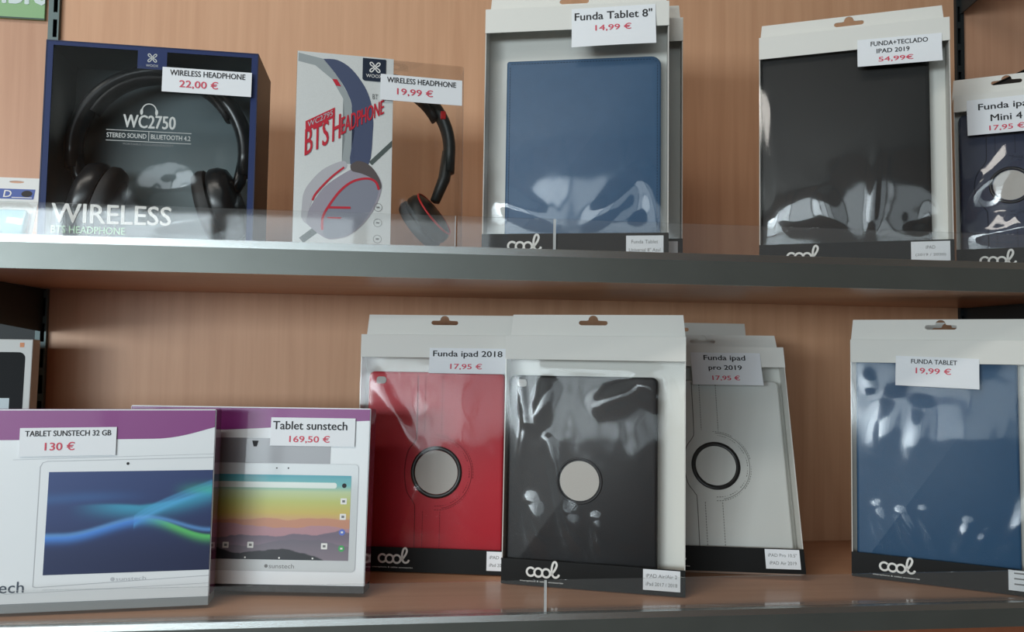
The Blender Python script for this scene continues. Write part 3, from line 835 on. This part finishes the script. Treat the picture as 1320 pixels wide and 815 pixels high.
g.ribbon([(-0.045, 0.158), (w / 2 - 0.001, 0.1625)], 0.0005, y, OUTL)
g.ell(0.0757, 0.1525, 0.0016, 0.0016, y - 0.0001, INK, 16)
g.text('sunstech', 0.069, 0.0215, 0.101, 0.0258, y - 0.0001, OUTL)
g.ell(0.0655, 0.0236, 0.0022, 0.0022, y - 0.0001, OUTL, 12)
g.text('sunstech', -0.0905, 0.0125, -0.0255, 0.0245, y, mat('slate_ink', (70, 82, 96)), bold=0.01)
c1 = g.build('carton', t1)
picture(c1, -0.0070, 0.0305, w / 2 - 0.0011, 0.1440, y - 0.0001, wave_screen, 150, 100, label='printed blue screen with glowing waves')
price_label(t1, (-0.0392, 0.1620, 0.0622, 0.1938, 0.008), y - 0.0012,
            [('TABLET SUNSTECH 32 GB', 0.0115, 0.1875, 0.090, 0.0062, 'k'), ('130 €', 0.0030, 0.1730, 0.031, 0.0092, 'r')])
# --- box 169,50 euro
w, h, d = 0.3006, 0.2135, 0.035
t2, g = tablet_box('white and violet tablet box tagged 169,50 euro standing beside the red cover', (-0.2100, 0.1572, 0.0008), -7.5, 4.75, w, h, d, 0.968, mat('dark_base_strip', (58, 58, 58), rough=0.5, var=0.5, vscale=160))
y = -d - 0.0002
g.poly([(-w / 2 + 0.001, h - 0.0012), (w / 2 - 0.001, h - 0.0012), (w / 2 - 0.001, 0.1985), (0.10, 0.1960), (0.03, 0.1885), (-0.03, 0.1850), (-w / 2 + 0.001, 0.1850)], y, PVIOLET)
g.rect(-0.125, 0.1430, 0.1025, 0.1755, y, BACKG)
g.poly([(0.0045, 0.1722), (0.0125, 0.1722), (0.0105, 0.1650), (0.0065, 0.1650)], y - 0.0001, INK)
g.rrect(-0.140, 0.0165, 0.1385, 0.1452, 0.005, y - 0.0001, OUTL)
g.rrect(-0.1394, 0.0171, 0.1379, 0.1446, 0.005, y - 0.0002, SHELLG)
g.ell(0.0369, 0.1392, 0.0012, 0.0008, y - 0.0003, INK, 12)
g.ell(0.0513, 0.1393, 0.0010, 0.0010, y - 0.0003, INK, 12)
g.text('sunstech', 0.0335, 0.0200, 0.0640, 0.0252, y - 0.0003, GREYINK)
g.ell(0.0300, 0.0224, 0.0022, 0.0022, y - 0.0003, GREYINK, 12)
yi = y - 0.0006
g.rrect(-0.06, 0.1155, 0.1120, 0.1225, 0.003, yi, mat('printed_search_bar', (224, 234, 226), rough=0.3, coat=0.4))
white = mat('printed_icon_white', (234, 234, 230), rough=0.3, coat=0.4)
for k, (a, b, m) in enumerate([(0.1212, 0.1005, white), (0.1210, 0.0820, white), (0.1207, 0.0636, mat('printed_icon_blue', (92, 116, 200))), (0.1207, 0.0444, mat('printed_icon_green', (70, 168, 96))), (0.0997, 0.0468, white), (0.0096, 0.0470, white), (-0.0207, 0.0465, white)]):
    if m is white:
        g.rrect(a - 0.0038, b - 0.0036, a + 0.0038, b + 0.0036, 0.0008, yi, m); g.rect(a - 0.0017, b - 0.0014, a + 0.0017, b + 0.0014, yi - 0.0001, GREYINK)
    else:
        g.ell(a, b, 0.0038, 0.0038, yi, m, 20); g.rect(a - 0.0014, b - 0.0010, a + 0.0014, b + 0.0010, yi - 0.0001, white)
g.ell(0.1212, 0.1192, 0.0028, 0.0028, yi, INK, 20)
for a in (0.0039, 0.0455, 0.0862): g.ell(a, 0.0322, 0.0011, 0.0011, yi, white, 12)
c2 = g.build('carton', t2)
picture(c2, -0.1290, 0.0300, 0.1295, 0.1312, y - 0.0004, mountain_screen, 200, 130, label='printed screen of misty mountains at sunset')
price_label(t2, (0.0272, 0.1665, 0.1320, 0.2010, 0.0), y - 0.0014,
            [('Tablet sunstech', 0.0760, 0.1915, 0.092, 0.0100, 'k'), ('169,50 €', 0.0760, 0.1745, 0.050, 0.0092, 'r')])

# ------------------------------------------------------------------ headphone box, blue
NAVY = mat('navy_gloss_card', (20, 32, 72), rough=0.35, coat=0.1)
NAVYS = mat('dark_side_card', (40, 36, 40), rough=0.45)
BLUEE = mat('blue_border', (24, 44, 94), rough=0.5, spec=0.3)
INSERT = mat('dark_teal_insert', (92, 108, 112), rough=0.55)
SILVER = mat('silver_print', (196, 200, 198), rough=0.4)
HP = mat('black_headphone_plastic', (24, 28, 31), rough=0.28)
HPS = mat('black_ear_cushion', (22, 23, 25), rough=0.6, bump=0.3, bscale=900)
w, h, d = 0.2286, 0.225, 0.09
B1 = back(-0.31, 0.124, 1.0135)
b1 = thing('headphone_box', 'dark blue window box of wireless headphones tagged 22,00 euro', 'box', (B1[0], B1[1], ZB + B1[2]), 2.18, 1.0, 'boxed headphones')
g = G(); c = 0.0015
g.box((-w / 2, -c, 0), (w / 2, 0, h), NAVY)
g.box((-w / 2, -d, 0), (-w / 2 + c, -c, h), NAVYS); g.box((w / 2 - c, -d, 0), (w / 2, -c, h), NAVYS)
g.box((-w / 2 + c, -d, h - c), (w / 2 - c, -c, h), NAVY); g.box((-w / 2 + c, -d, 0), (w / 2 - c, -c, c), NAVY)
g.box((-w / 2 + c, -0.012, c), (w / 2 - c, -0.010, h - c), INSERT)
for x in (-w / 2 + c + 0.0001, w / 2 - c - 0.0011): g.box((x, -d + 0.0005, c), (x + 0.001, -0.0125, h - c), INSERT)
g.box((-w / 2 + 0.003, -d + 0.0005, h - c - 0.0012), (w / 2 - 0.003, -0.0125, h - c - 0.0002), INSERT)
g.build('carton', b1)
g = G()
vs, fs = plate([[(-w / 2, 0), (w / 2, 0), (w / 2, h), (-w / 2, h)], [(-w / 2 + 0.0075, 0.004), (w / 2 - 0.0075, 0.004), (w / 2 - 0.0075, h - 0.0055), (-w / 2 + 0.0075, h - 0.0055)]], 0.0008)
g.add([(x, yy - d - 0.0009, z) for x, yy, z in vs], fs, BLUEE)
e = 0.0012
vs, fs = plate([[(-w / 2, 0), (w / 2, 0), (w / 2, h), (-w / 2, h)], [(-w / 2 + e, e), (w / 2 - e, e), (w / 2 - e, h - e), (-w / 2 + e, h - e)]], 0.0002)
g.add([(x, yy - d - 0.0012, z) for x, yy, z in vs], fs, NAVY)
def woox(g, cu, cv, s, y, m):
    for sx in (-1, 1):
        for sz in (-1, 1):
            lp = [(cu + sx * s * a, cv + sz * s * b) for a, b in smooth([(0.02, 0.10), (0.25, 0.55), (0.62, 0.92), (0.92, 0.78), (0.80, 0.42), (0.42, 0.18), (0.08, 0.02)], 4)]
            g.ribbon(lp, s * 0.2, y, m)
# blue tab with the emblem
n_ = 8
em = [(-0.0176, h - 0.0055), (0.0140, h - 0.0055), (0.0140, 0.1985), (-0.0176, 0.1985)]
g.add([(u, -d - 0.0012, v) for u, v in em], [(3, 2, 1, 0)], BLUEE)
woox(g, -0.0018, 0.2115, 0.0050, -d - 0.0014, SILVER)
g.text('WOOX', -0.0082, 0.2012, 0.0048, 0.2040, -d - 0.0014, SILVER)
g.build('front_frame', b1, label='bright blue border around the window')
g = G(); g.box((-0.026, -0.047, h + 0.0002), (0.022, -0.045, h + 0.0085), NAVY, bev=0.0005); g.box((-0.026, -0.060, h - 0.0002), (0.022, -0.0452, h + 0.0012), NAVY); g.build('hang_tab', b1)
_, fy = film_mesh(b1, -w / 2 + 0.006, 0.003, w / 2 - 0.006, h - 0.004, -d - 0.0002, 0.0028, rd((-0.094, 0.17, -0.100, 0.03, 0.006, 0.0012), (0.06, 0.02, 0.10, 0.075, 0.010, 0.003), (0.00, 0.015, 0.09, 0.030, 0.007, 0.0025)),
                  [(0.022, 0.062, 0.024, 0.018, -0.0035), (0.06, 0.03, 0.03, 0.02, 0.002), (0.085, 0.085, 0.012, 0.02, 0.0025), (-0.05, 0.10, 0.04, 0.05, -0.001)], seed=61, rough=0.0004, nu=110, nv=110, m=FILMG)
fn1 = lambda u, v: (u, v, fy(u, v) - 0.0011)
g = G()
def fpoly(pts, m): g.add([(u, fy(u, v) - 0.0011, v) for u, v in pts], [tuple(range(len(pts) - 1, -1, -1))], m)
g.text('WC2750', -0.0290, 0.1292, 0.0265, 0.1440, 0, SILVER, bold=0.03, fn=fn1)
g.text('STEREO SOUND', -0.0462, 0.1172, -0.0040, 0.1225, 0, SILVER, bold=0.02, fn=fn1)
g.text('BLUETOOTH 4.2', 0.0010, 0.1172, 0.0432, 0.1225, 0, SILVER, bold=0.02, fn=fn1)
g.text('PORTABLE VOLUMEHEADSET', -0.0285, 0.1092, 0.0255, 0.1116, 0, GREYINK, fn=fn1)
fpoly([(-0.0470, 0.1255), (0.0440, 0.1255), (0.0440, 0.1261), (-0.0470, 0.1261)], SILVER)
fpoly([(-0.0470, 0.1135), (0.0440, 0.1135), (0.0440, 0.1141), (-0.0470, 0.1141)], SILVER)
fpoly([(-0.0018, 0.1148), (-0.0012, 0.1148), (-0.0012, 0.1253), (-0.0018, 0.1253)], SILVER)
# headphone pictogram
ic = [(-0.0022 + 0.0080 * math.cos(R(a)), 0.1500 + 0.0080 * math.sin(R(a))) for a in range(0, 181, 12)]
for a, b in zip(ic, ic[1:]):
    o = (-0.0022, 0.1500); k = 0.84
    fpoly([a, b, (o[0] + (b[0] - o[0]) * k, o[1] + (b[1] - o[1]) * k), (o[0] + (a[0] - o[0]) * k, o[1] + (a[1] - o[1]) * k)], SILVER)
for sx in (-1, 1):
    fpoly([(-0.0022 + sx * 0.0080 + 0.0016 * math.cos(R(a)), 0.1478 + 0.0036 * math.sin(R(a))) for a in range(0, 360, 30)], SILVER)
g.build('window_print', b1, label='silver printed lettering on the window')
g = G()
g.text('WIRELESS', -0.1000, 0.0190, 0.0255, 0.0405, 0, WHITEINK, bold=0.02, fn=fn1)
g.text('BTS HEADPHONE', -0.1000, 0.0075, -0.0230, 0.0155, 0, mat('pale_green_print', (190, 226, 196), rough=0.4), bold=0.03, fn=fn1)
g.build('base_print', b1, label='bold white and pale green lettering at the bottom')
price_label(b1, (0.0106, 0.1722, 0.1082, 0.2006, -0.005), -d - 0.0048,
            [('WIRELESS HEADPHONE', 0.0600, 0.1948, 0.082, 0.0064, 'k'), ('22,00 €', 0.0505, 0.1820, 0.042, 0.0098, 'r')])

def headphones(label, loc, yaw, lean, off, halfw, hgt, yd, accents=None, m=HP, band_r=0.0065, cup=(0.93, -0.05, 0.36, 0.058, 0.041), cs=1.0):
    """over-ear headphones standing on their cups, seen from the front; local origin at the middle of the base"""
    t = thing('headphones', label, 'headphones', (0, 0, 0), group='headphones inside their boxes')
    place_inside(t, loc, yaw, lean, off)
    def arch(a):      # a: 0 right .. 180 left
        return (halfw * math.cos(R(a)), 0, hgt - halfw * 0.98 + (halfw * 0.98) * math.sin(R(a)))
    zc = hgt - halfw * 0.98
    pts = [(halfw * 0.99, 0, zc * 0.78)] + [arch(a) for a in range(0, 181, 6)] + [(-halfw * 0.99, 0, zc * 0.78)]
    g = G(); g.tube(pts, band_r, m, n=14, rz=0.014); hb = g.build('headband', t, smooth=True)
    ins = [(0.90 * p[0], 0, p[2] - 0.0045 - 0.004 * (1 - abs(p[0]) / halfw)) for p in pts[6:-6]]
    g = G(); g.tube(ins, 0.0045, HPS, n=10, rz=0.013); g.build('headband_padding', hb, smooth=True)
    for sx in (-1, 1):
        g = G(); g.tube([(sx * halfw * 0.985, 0, zc * 0.98), (sx * halfw * 0.93, 0, zc * 0.72), (sx * halfw * 0.80, 0, zc * 0.50)], [0.0075, 0.0075, 0.006], m, n=10, rz=0.011); g.build('slider_arm', t, smooth=True)
        if accents:
            g = G(); a = arch(28 if sx > 0 else 152); g.box((a[0] - 0.0032, -0.0150, a[2] - 0.005), (a[0] + 0.0032, -0.0110, a[2] + 0.005), accents, bev=0.001); g.build('size_mark', hb, label='red marker on the headband')
        # cup: a lathe about an axis tilted in the xz plane
        ax = Vector((sx * cup[0], cup[1], cup[2])).normalized(); up = Vector((0, 1, 0)); s1 = ax.cross(up).normalized(); s2 = ax.cross(s1).normalized()
        cc = Vector((sx * cup[3], 0, cup[4]))
        oval = lambda p: cc + Vector((p.x, p.y * 0.78, p.z))     # cups are a little narrower than tall
        def lathe(prof, mm, nm, par):
            rings = []
            for (q, rr) in prof:
                q *= cs; rr *= cs
                rings.append([oval(ax * q + s1 * (rr * math.cos(2 * PI * k / 32)) + s2 * (rr * math.sin(2 * PI * k / 32))) for k in range(32)])
            g = G(); g.loft(rings, mm); return g.build(nm, par, smooth=True, angle=50)
        ec = lathe([(0.000, 0.036), (0.004, 0.0385), (0.012, 0.038), (0.019, 0.034), (0.022, 0.026), (0.023, 0.004)], m, 'ear_cup', t)
        lathe([(-0.0003, 0.030), (-0.002, 0.0385), (-0.008, 0.0395), (-0.014, 0.036), (-0.016, 0.028), (-0.010, 0.020), (-0.004, 0.010)], HPS, 'ear_cushion', ec)
        if accents:
            rn = [oval(ax * 0.0195 * cs + s1 * (0.0345 * cs * math.cos(2 * PI * k / 32)) + s2 * (0.0345 * cs * math.sin(2 * PI * k / 32))) for k in range(32)]
            g = G(); g.tube(rn, 0.0012, accents, n=6, closed=True); g.build('cup_trim', ec, smooth=True, label='thin red ring')
    return t
headphones('black headphones inside the dark blue window box', B1, 2.18, 1.0, (0.0, -0.050, 0.0020), 0.0965, 0.207, 0.05, band_r=0.0095, cup=(0.95, -0.05, 0.30, 0.066, 0.049), cs=1.18)

# ------------------------------------------------------------------ headphone box, silver front and clear side
w, h, d = 0.1932, 0.224, 0.08
B2 = back(-0.0593, 0.1086, 1.0135)
b2 = thing('headphone_box', 'silver and clear box of headphones tagged 19,99 euro', 'box', (B2[0], B2[1], ZB + B2[2]), 5.49, 1.6, 'boxed headphones')
SILV = mat('silver_card', (226, 230, 229), rough=0.34, metal=0.25, var=0.06, vscale=700)
CLEARS = clear('clear_box_wall', 0.05, (0.97, 0.97, 0.965))
g = G()
def sheet(pts, m): g.add(pts, [tuple(range(len(pts)))], m)
r_c = 0.006
ol = rr_outline(-w / 2, -d, w / 2, 0, r_c, n=5)       # plan outline, u and y
n = len(ol)
vs = [(u, yv, z) for z in (0.0005, h - 0.0005) for u, yv in ol]
fs = [(i, (i + 1) % n, n + (i + 1) % n, n + i) for i in range(n)]
g.add(vs, fs, CLEARS)
g.add([(u, yv, h - 0.0004) for u, yv in ol], [tuple(range(n))], CLEARS)
g.add([(u, yv, 0.0004) for u, yv in ol], [tuple(range(n))], CLEARS)
g.build('clear_shell', b2, smooth=True, angle=30)
g = G()
vs, fs = plate([rr_outline(-0.016, 0, 0.016, 0.009, (0.0005, 0.0005, 0.006, 0.006)), [(0.006 * math.cos(R(a)), 0.004 + 0.0022 * math.sin(R(a))) for a in range(0, 360, 30)]], 0.0006)
g.add([(x + 0.015, yy - d * 0.62, z + h - 0.0002) for x, yy, z in vs], fs, CLEARS); g.build('hang_tab', b2, label='clear plastic hang tab')
g = G()
g.box((-w / 2 - 0.0006, -d - 0.0007, 0.0004), (0.0121, -d - 0.0001, h + 0.0006), SILV, bev=0.0002)
g.box((-w / 2 - 0.0008, -d - 0.0006, 0.0004), (-w / 2 - 0.0002, -0.004, h), mat('silver_card_side', (70, 72, 74), rough=0.4))
g.box((-w / 2, -d + 0.0003, h + 0.0001), (0.0115, -d + 0.030, h + 0.0007), SILV)
y = -d - 0.0009
LG = mat('print_light_grey', (158, 166, 168), rough=0.35); NV = mat('print_slate_blue', (74, 84, 112), rough=0.35)
LAV = mat('print_lavender_grey', (158, 154, 166), rough=0.35); FAC = mat('print_cup_grey', (134, 138, 152), rough=0.35); LAV2 = mat('print_pale_grey', (184, 184, 190), rough=0.35)
REDP = mat('print_red', (196, 40, 58), rough=0.35); HNG = mat('print_hinge', (92, 84, 84), rough=0.35); BARM = mat('print_bar', (84, 94, 92), rough=0.35)
sm_ = lambda L: [(max(-0.0963, a), b) for a, b in smooth(mm_(L) + [mm_(L)[0]], 4)[:-1]]
mm_ = lambda L: [(max(-0.0963, a / 1000), b / 1000) for a, b in L]
g.poly(mm_([(-14.4, 99.5), (-10.5, 96.0), (11.8, 119.5), (11.8, 127.0)]), y, BARM)
g.poly(mm_([(-90.0, 7.5), (-85.0, 2.0), (-69.0, 15.0), (-74.0, 21.0)]), y, BARM)
g.poly(mm_([(-96.2, 222.4), (-68.2, 217.5), (-50.2, 195.6), (-38.6, 176.0), (-34.2, 159.7), (-31.3, 134.9), (-35.3, 96.0), (-44.8, 96.0), (-42.0, 125.0), (-42.8, 150.7), (-44.9, 172.1), (-58.1, 194.4), (-77.4, 209.3), (-96.2, 212.5)]), y, LG)
g.poly(sm_([(-68.2, 217.5), (-52.3, 217.5), (-36.1, 208.1), (-21.2, 189.2), (-13.5, 171.0), (-10.6, 152.0), (-10.4, 136.4), (-14.5, 97.0), (-35.3, 96.0), (-31.3, 134.9), (-34.2, 159.7), (-38.6, 176.0), (-50.2, 195.6)]), y - 0.0001, NV)
g.poly(mm_([(-57.8, 194.4), (-52.6, 194.6), (-47.6, 186.5), (-53.2, 187.0)]), y - 0.0002, REDP)
g.poly(sm_([(-88.3, 31.2), (-87.9, 44.1), (-86.0, 60.4), (-77.1, 75.5), (-63.4, 89.4), (-43.2, 99.0), (-39.8, 90.9), (-56.9, 76.7), (-72.0, 57.9), (-76.5, 51.2), (-79.4, 41.3), (-82.8, 25.0)]), y - 0.0001, LAV2)
g.poly(sm_([(-82.8, 25.0), (-79.4, 41.3), (-64.4, 66.5), (-41.3, 85.1), (-28.7, 90.8), (-9.5, 89.5), (-0.4, 78.5), (0.6, 66.9), (-5.4, 48.4), (-17.8, 28.1), (-34.9, 12.6), (-50.5, 7.8), (-59.9, 8.2), (-72.5, 15.8)]), y - 0.0002, LAV)
g.poly(sm_([(-64.5, 17.8), (-64.5, 30.7), (-57.1, 45.8), (-44.9, 62.5), (-31.5, 74.3), (-15.7, 78.6), (-6.6, 75.7), (-2.4, 66.7), (-8.0, 48.2), (-19.0, 29.6), (-34.9, 13.8), (-50.5, 9.0), (-60.5, 9.3)]), y - 0.0003, FAC)
g.poly(sm_([(-35.2, 94.5), (-27.3, 100.0), (-16.1, 97.4), (-6.2, 88.1), (0.5, 73.5), (-1.8, 68.4), (-9.3, 79.6), (-22.2, 85.4), (-33.4, 88.0)]), y - 0.0004, HNG)
g.ribbon(smooth(mm_([(-64.8, 17.7), (-64.4, 32.3), (-57.7, 46.5), (-45.5, 64.3), (-31.6, 75.8), (-15.7, 80.0), (-6.0, 76.5), (-2.3, 67.6)])), 0.0026, y - 0.0005, REDP)
g.ribbon(smooth(mm_([(-76.5, 51.2), (-72.1, 60.4), (-56.9, 78.4), (-42.2, 91.6)])), 0.0022, y - 0.0004, REDP)
g.ribbon(mm_([(-59.5, 44.0), (-33.8, 44.8)]), 0.0026, y - 0.0006, REDP)
g.ribbon(mm_([(-59.5, 32.0), (-44.0, 32.4)]), 0.0018, y - 0.0006, REDP)
g.poly(mm_([(-86.4, 142.4), (-54.1, 161.1), (-53.9, 149.8), (-86.0, 130.9)]), y - 0.0003, REDP)
sh = 0.585
g.text('WC2795', -0.0838, 0.0, -0.0562, 0.0066, 0, LAV2, bold=0.01, fn=lambda u, v: (u, v + 0.1338 + (u + 0.0863) * sh, y - 0.0005))
def slant(u, v):
    k = 1 - 0.30 * (u + 0.087) / 0.09
    return (u, v * k + 0.1015 + (u + 0.087) * 0.615, y - 0.0005)
g.text('BTS', -0.0862, 0, -0.0605, 0.0315, 0, REDP, bold=0.012, fn=slant)
g.text('H', -0.0560, 0, -0.0475, 0.0325, 0, REDP, bold=0.012, fn=slant)
g.text('EADPHONE', -0.0462, 0.003, 0.0015, 0.0268, 0, REDP, bold=0.014, fn=slant)
g.text('BT', -0.0118, 0.1745, -0.0055, 0.1805, y - 0.0005, GREYINK)
g.rrect(-0.0237, 0.1958, 0.0032, 0.2228, (0.003, 0.0008, 0.0008, 0.0008), y - 0.0004, mat('print_navy', (30, 42, 60), rough=0.35))
woox(g, -0.0095, 0.2125, 0.0062, y - 0.0005, WHITEINK)
g.text('WOOX', -0.0195, 0.2000, -0.0010, 0.2040, y - 0.0005, WHITEINK)
for v in (0.0469, 0.0288, 0.0099):
    g.ribbon([(-0.0028 + 0.0046 * math.cos(R(a)), v + 0.0046 * math.sin(R(a))) for a in range(0, 360, 15)], 0.0005, y - 0.0003, GREYINK, closed=True)
    g.rect(-0.0046, v - 0.0009, -0.0010, v + 0.0009, y - 0.0003, GREYINK)
g.build('printed_sleeve', b2, label='silver card front printed with headphones')
_, fz = film_mesh(b2, 0.0125, 0.002, w / 2 - 0.005, h - 0.002, -d - 0.0006, 0.0012, rd((0.02, 0.205, 0.088, 0.200, 0.006, 0.0015), (0.086, 0.20, 0.088, 0.02, 0.004, 0.0012), (0.03, 0.06, 0.06, 0.01, 0.006, 0.0012)), [(0.04, 0.075, 0.02, 0.02, 0.0012)], seed=71, rough=0.0004, nu=40, nv=90)
price_label(b2, (-0.0028, 0.1740, 0.0932, 0.2048, 0.0), -d - 0.0030,
            [('WIRELESS HEADPHONE', 0.0452, 0.1985, 0.081, 0.0064, 'k'), ('19,99 €', 0.0375, 0.1850, 0.042, 0.0092, 'r')], curl=0.0004)
headphones('black headphones with red marks inside the silver and clear box', B2, 5.49, 1.6, (0.0, -0.039, 0.0012), 0.0845, 0.214, 0.05, m=mat('black_matte_plastic', (30, 36, 36), rough=0.5), band_r=0.0075, cup=(0.72, -0.34, 0.58, 0.054, 0.039), cs=0.88, accents=mat('red_plastic', (200, 40, 44), rough=0.35))

# ------------------------------------------------------------------ items at the left border
t = thing('tablet_box', 'white boxed tablet with black screen print behind the 130 euro box', 'box', (-0.565, 0.235, ZB + 0.0005), 0.0, 2.0, 'boxed tablets on the lower shelf')
g = G(); w, h, d = 0.11, 0.296, 0.020
g.box((-w / 2, -d, 0), (w / 2, 0, h), mat('grey_white_carton', (206, 208, 204), rough=0.4), bev=0.001)
y = -d - 0.0002
g.rrect(-0.046, 0.02, 0.0465, 0.279, 0.008, y, mat('print_dark_glass', (10, 14, 18), rough=0.6, spec=0.2, coat=0.0))
g.rrect(0.039, 0.2855, 0.0445, 0.2915, 0.0008, y, mat('orange_mark', (226, 140, 84)))
g.rect(0.004, 0.19, 0.030, 0.219, y - 0.0001, mat('print_pale_blue', (206, 222, 228)))
g.build('carton', t)
t = thing('blister_pack', 'small blister card with blue band beside the dark blue headphone box', 'blister pack', (-0.5235, 0.148, ZB + ZS), 0.0, 17.0)
g = G(); w, h = 0.080, 0.100
vs, fs = plate([rr_outline(-w / 2, 0, w / 2, h, 0.003), [(0.010 + 0.009 * math.cos(R(a)), h - 0.006 + 0.0018 * math.sin(R(a))) for a in range(0, 360, 30)]], 0.001)
g.add([(x, yv - 0.001, z) for x, yv, z in vs], fs, mat('blister_card', (220, 224, 224), rough=0.4))
y = -0.0013
g.rect(-w / 2, 0.070, w / 2 - 0.006, 0.084, y, mat('blister_blue', (50, 84, 160), rough=0.4))
g.text('D', -0.002, 0.0722, 0.007, 0.0818, y - 0.0002, WHITEINK, bold=0.02)
g.ell(0.025, 0.0775, 0.0065, 0.0045, y - 0.0002, INK, 20)
g.rect(0.008, 0.0715, 0.032, 0.0725, y - 0.0002, WHITEINK)
g.build('backing_card', t)
g = G(); slab(g, -0.030, 0.006, 0.034, 0.052, 0.006, -0.010, -0.0012, mat('teal_plug', (92, 168, 178), rough=0.35), e=0.0025); g.build('teal_accessory', t, smooth=True, angle=40, label='pale teal accessory')
g = G(); slab(g, -0.036, 0.003, 0.038, 0.060, 0.006, -0.0145, -0.0011, CLEARS, e=0.003); g.build('blister_shell', t, smooth=True, angle=40, label='clear blister')
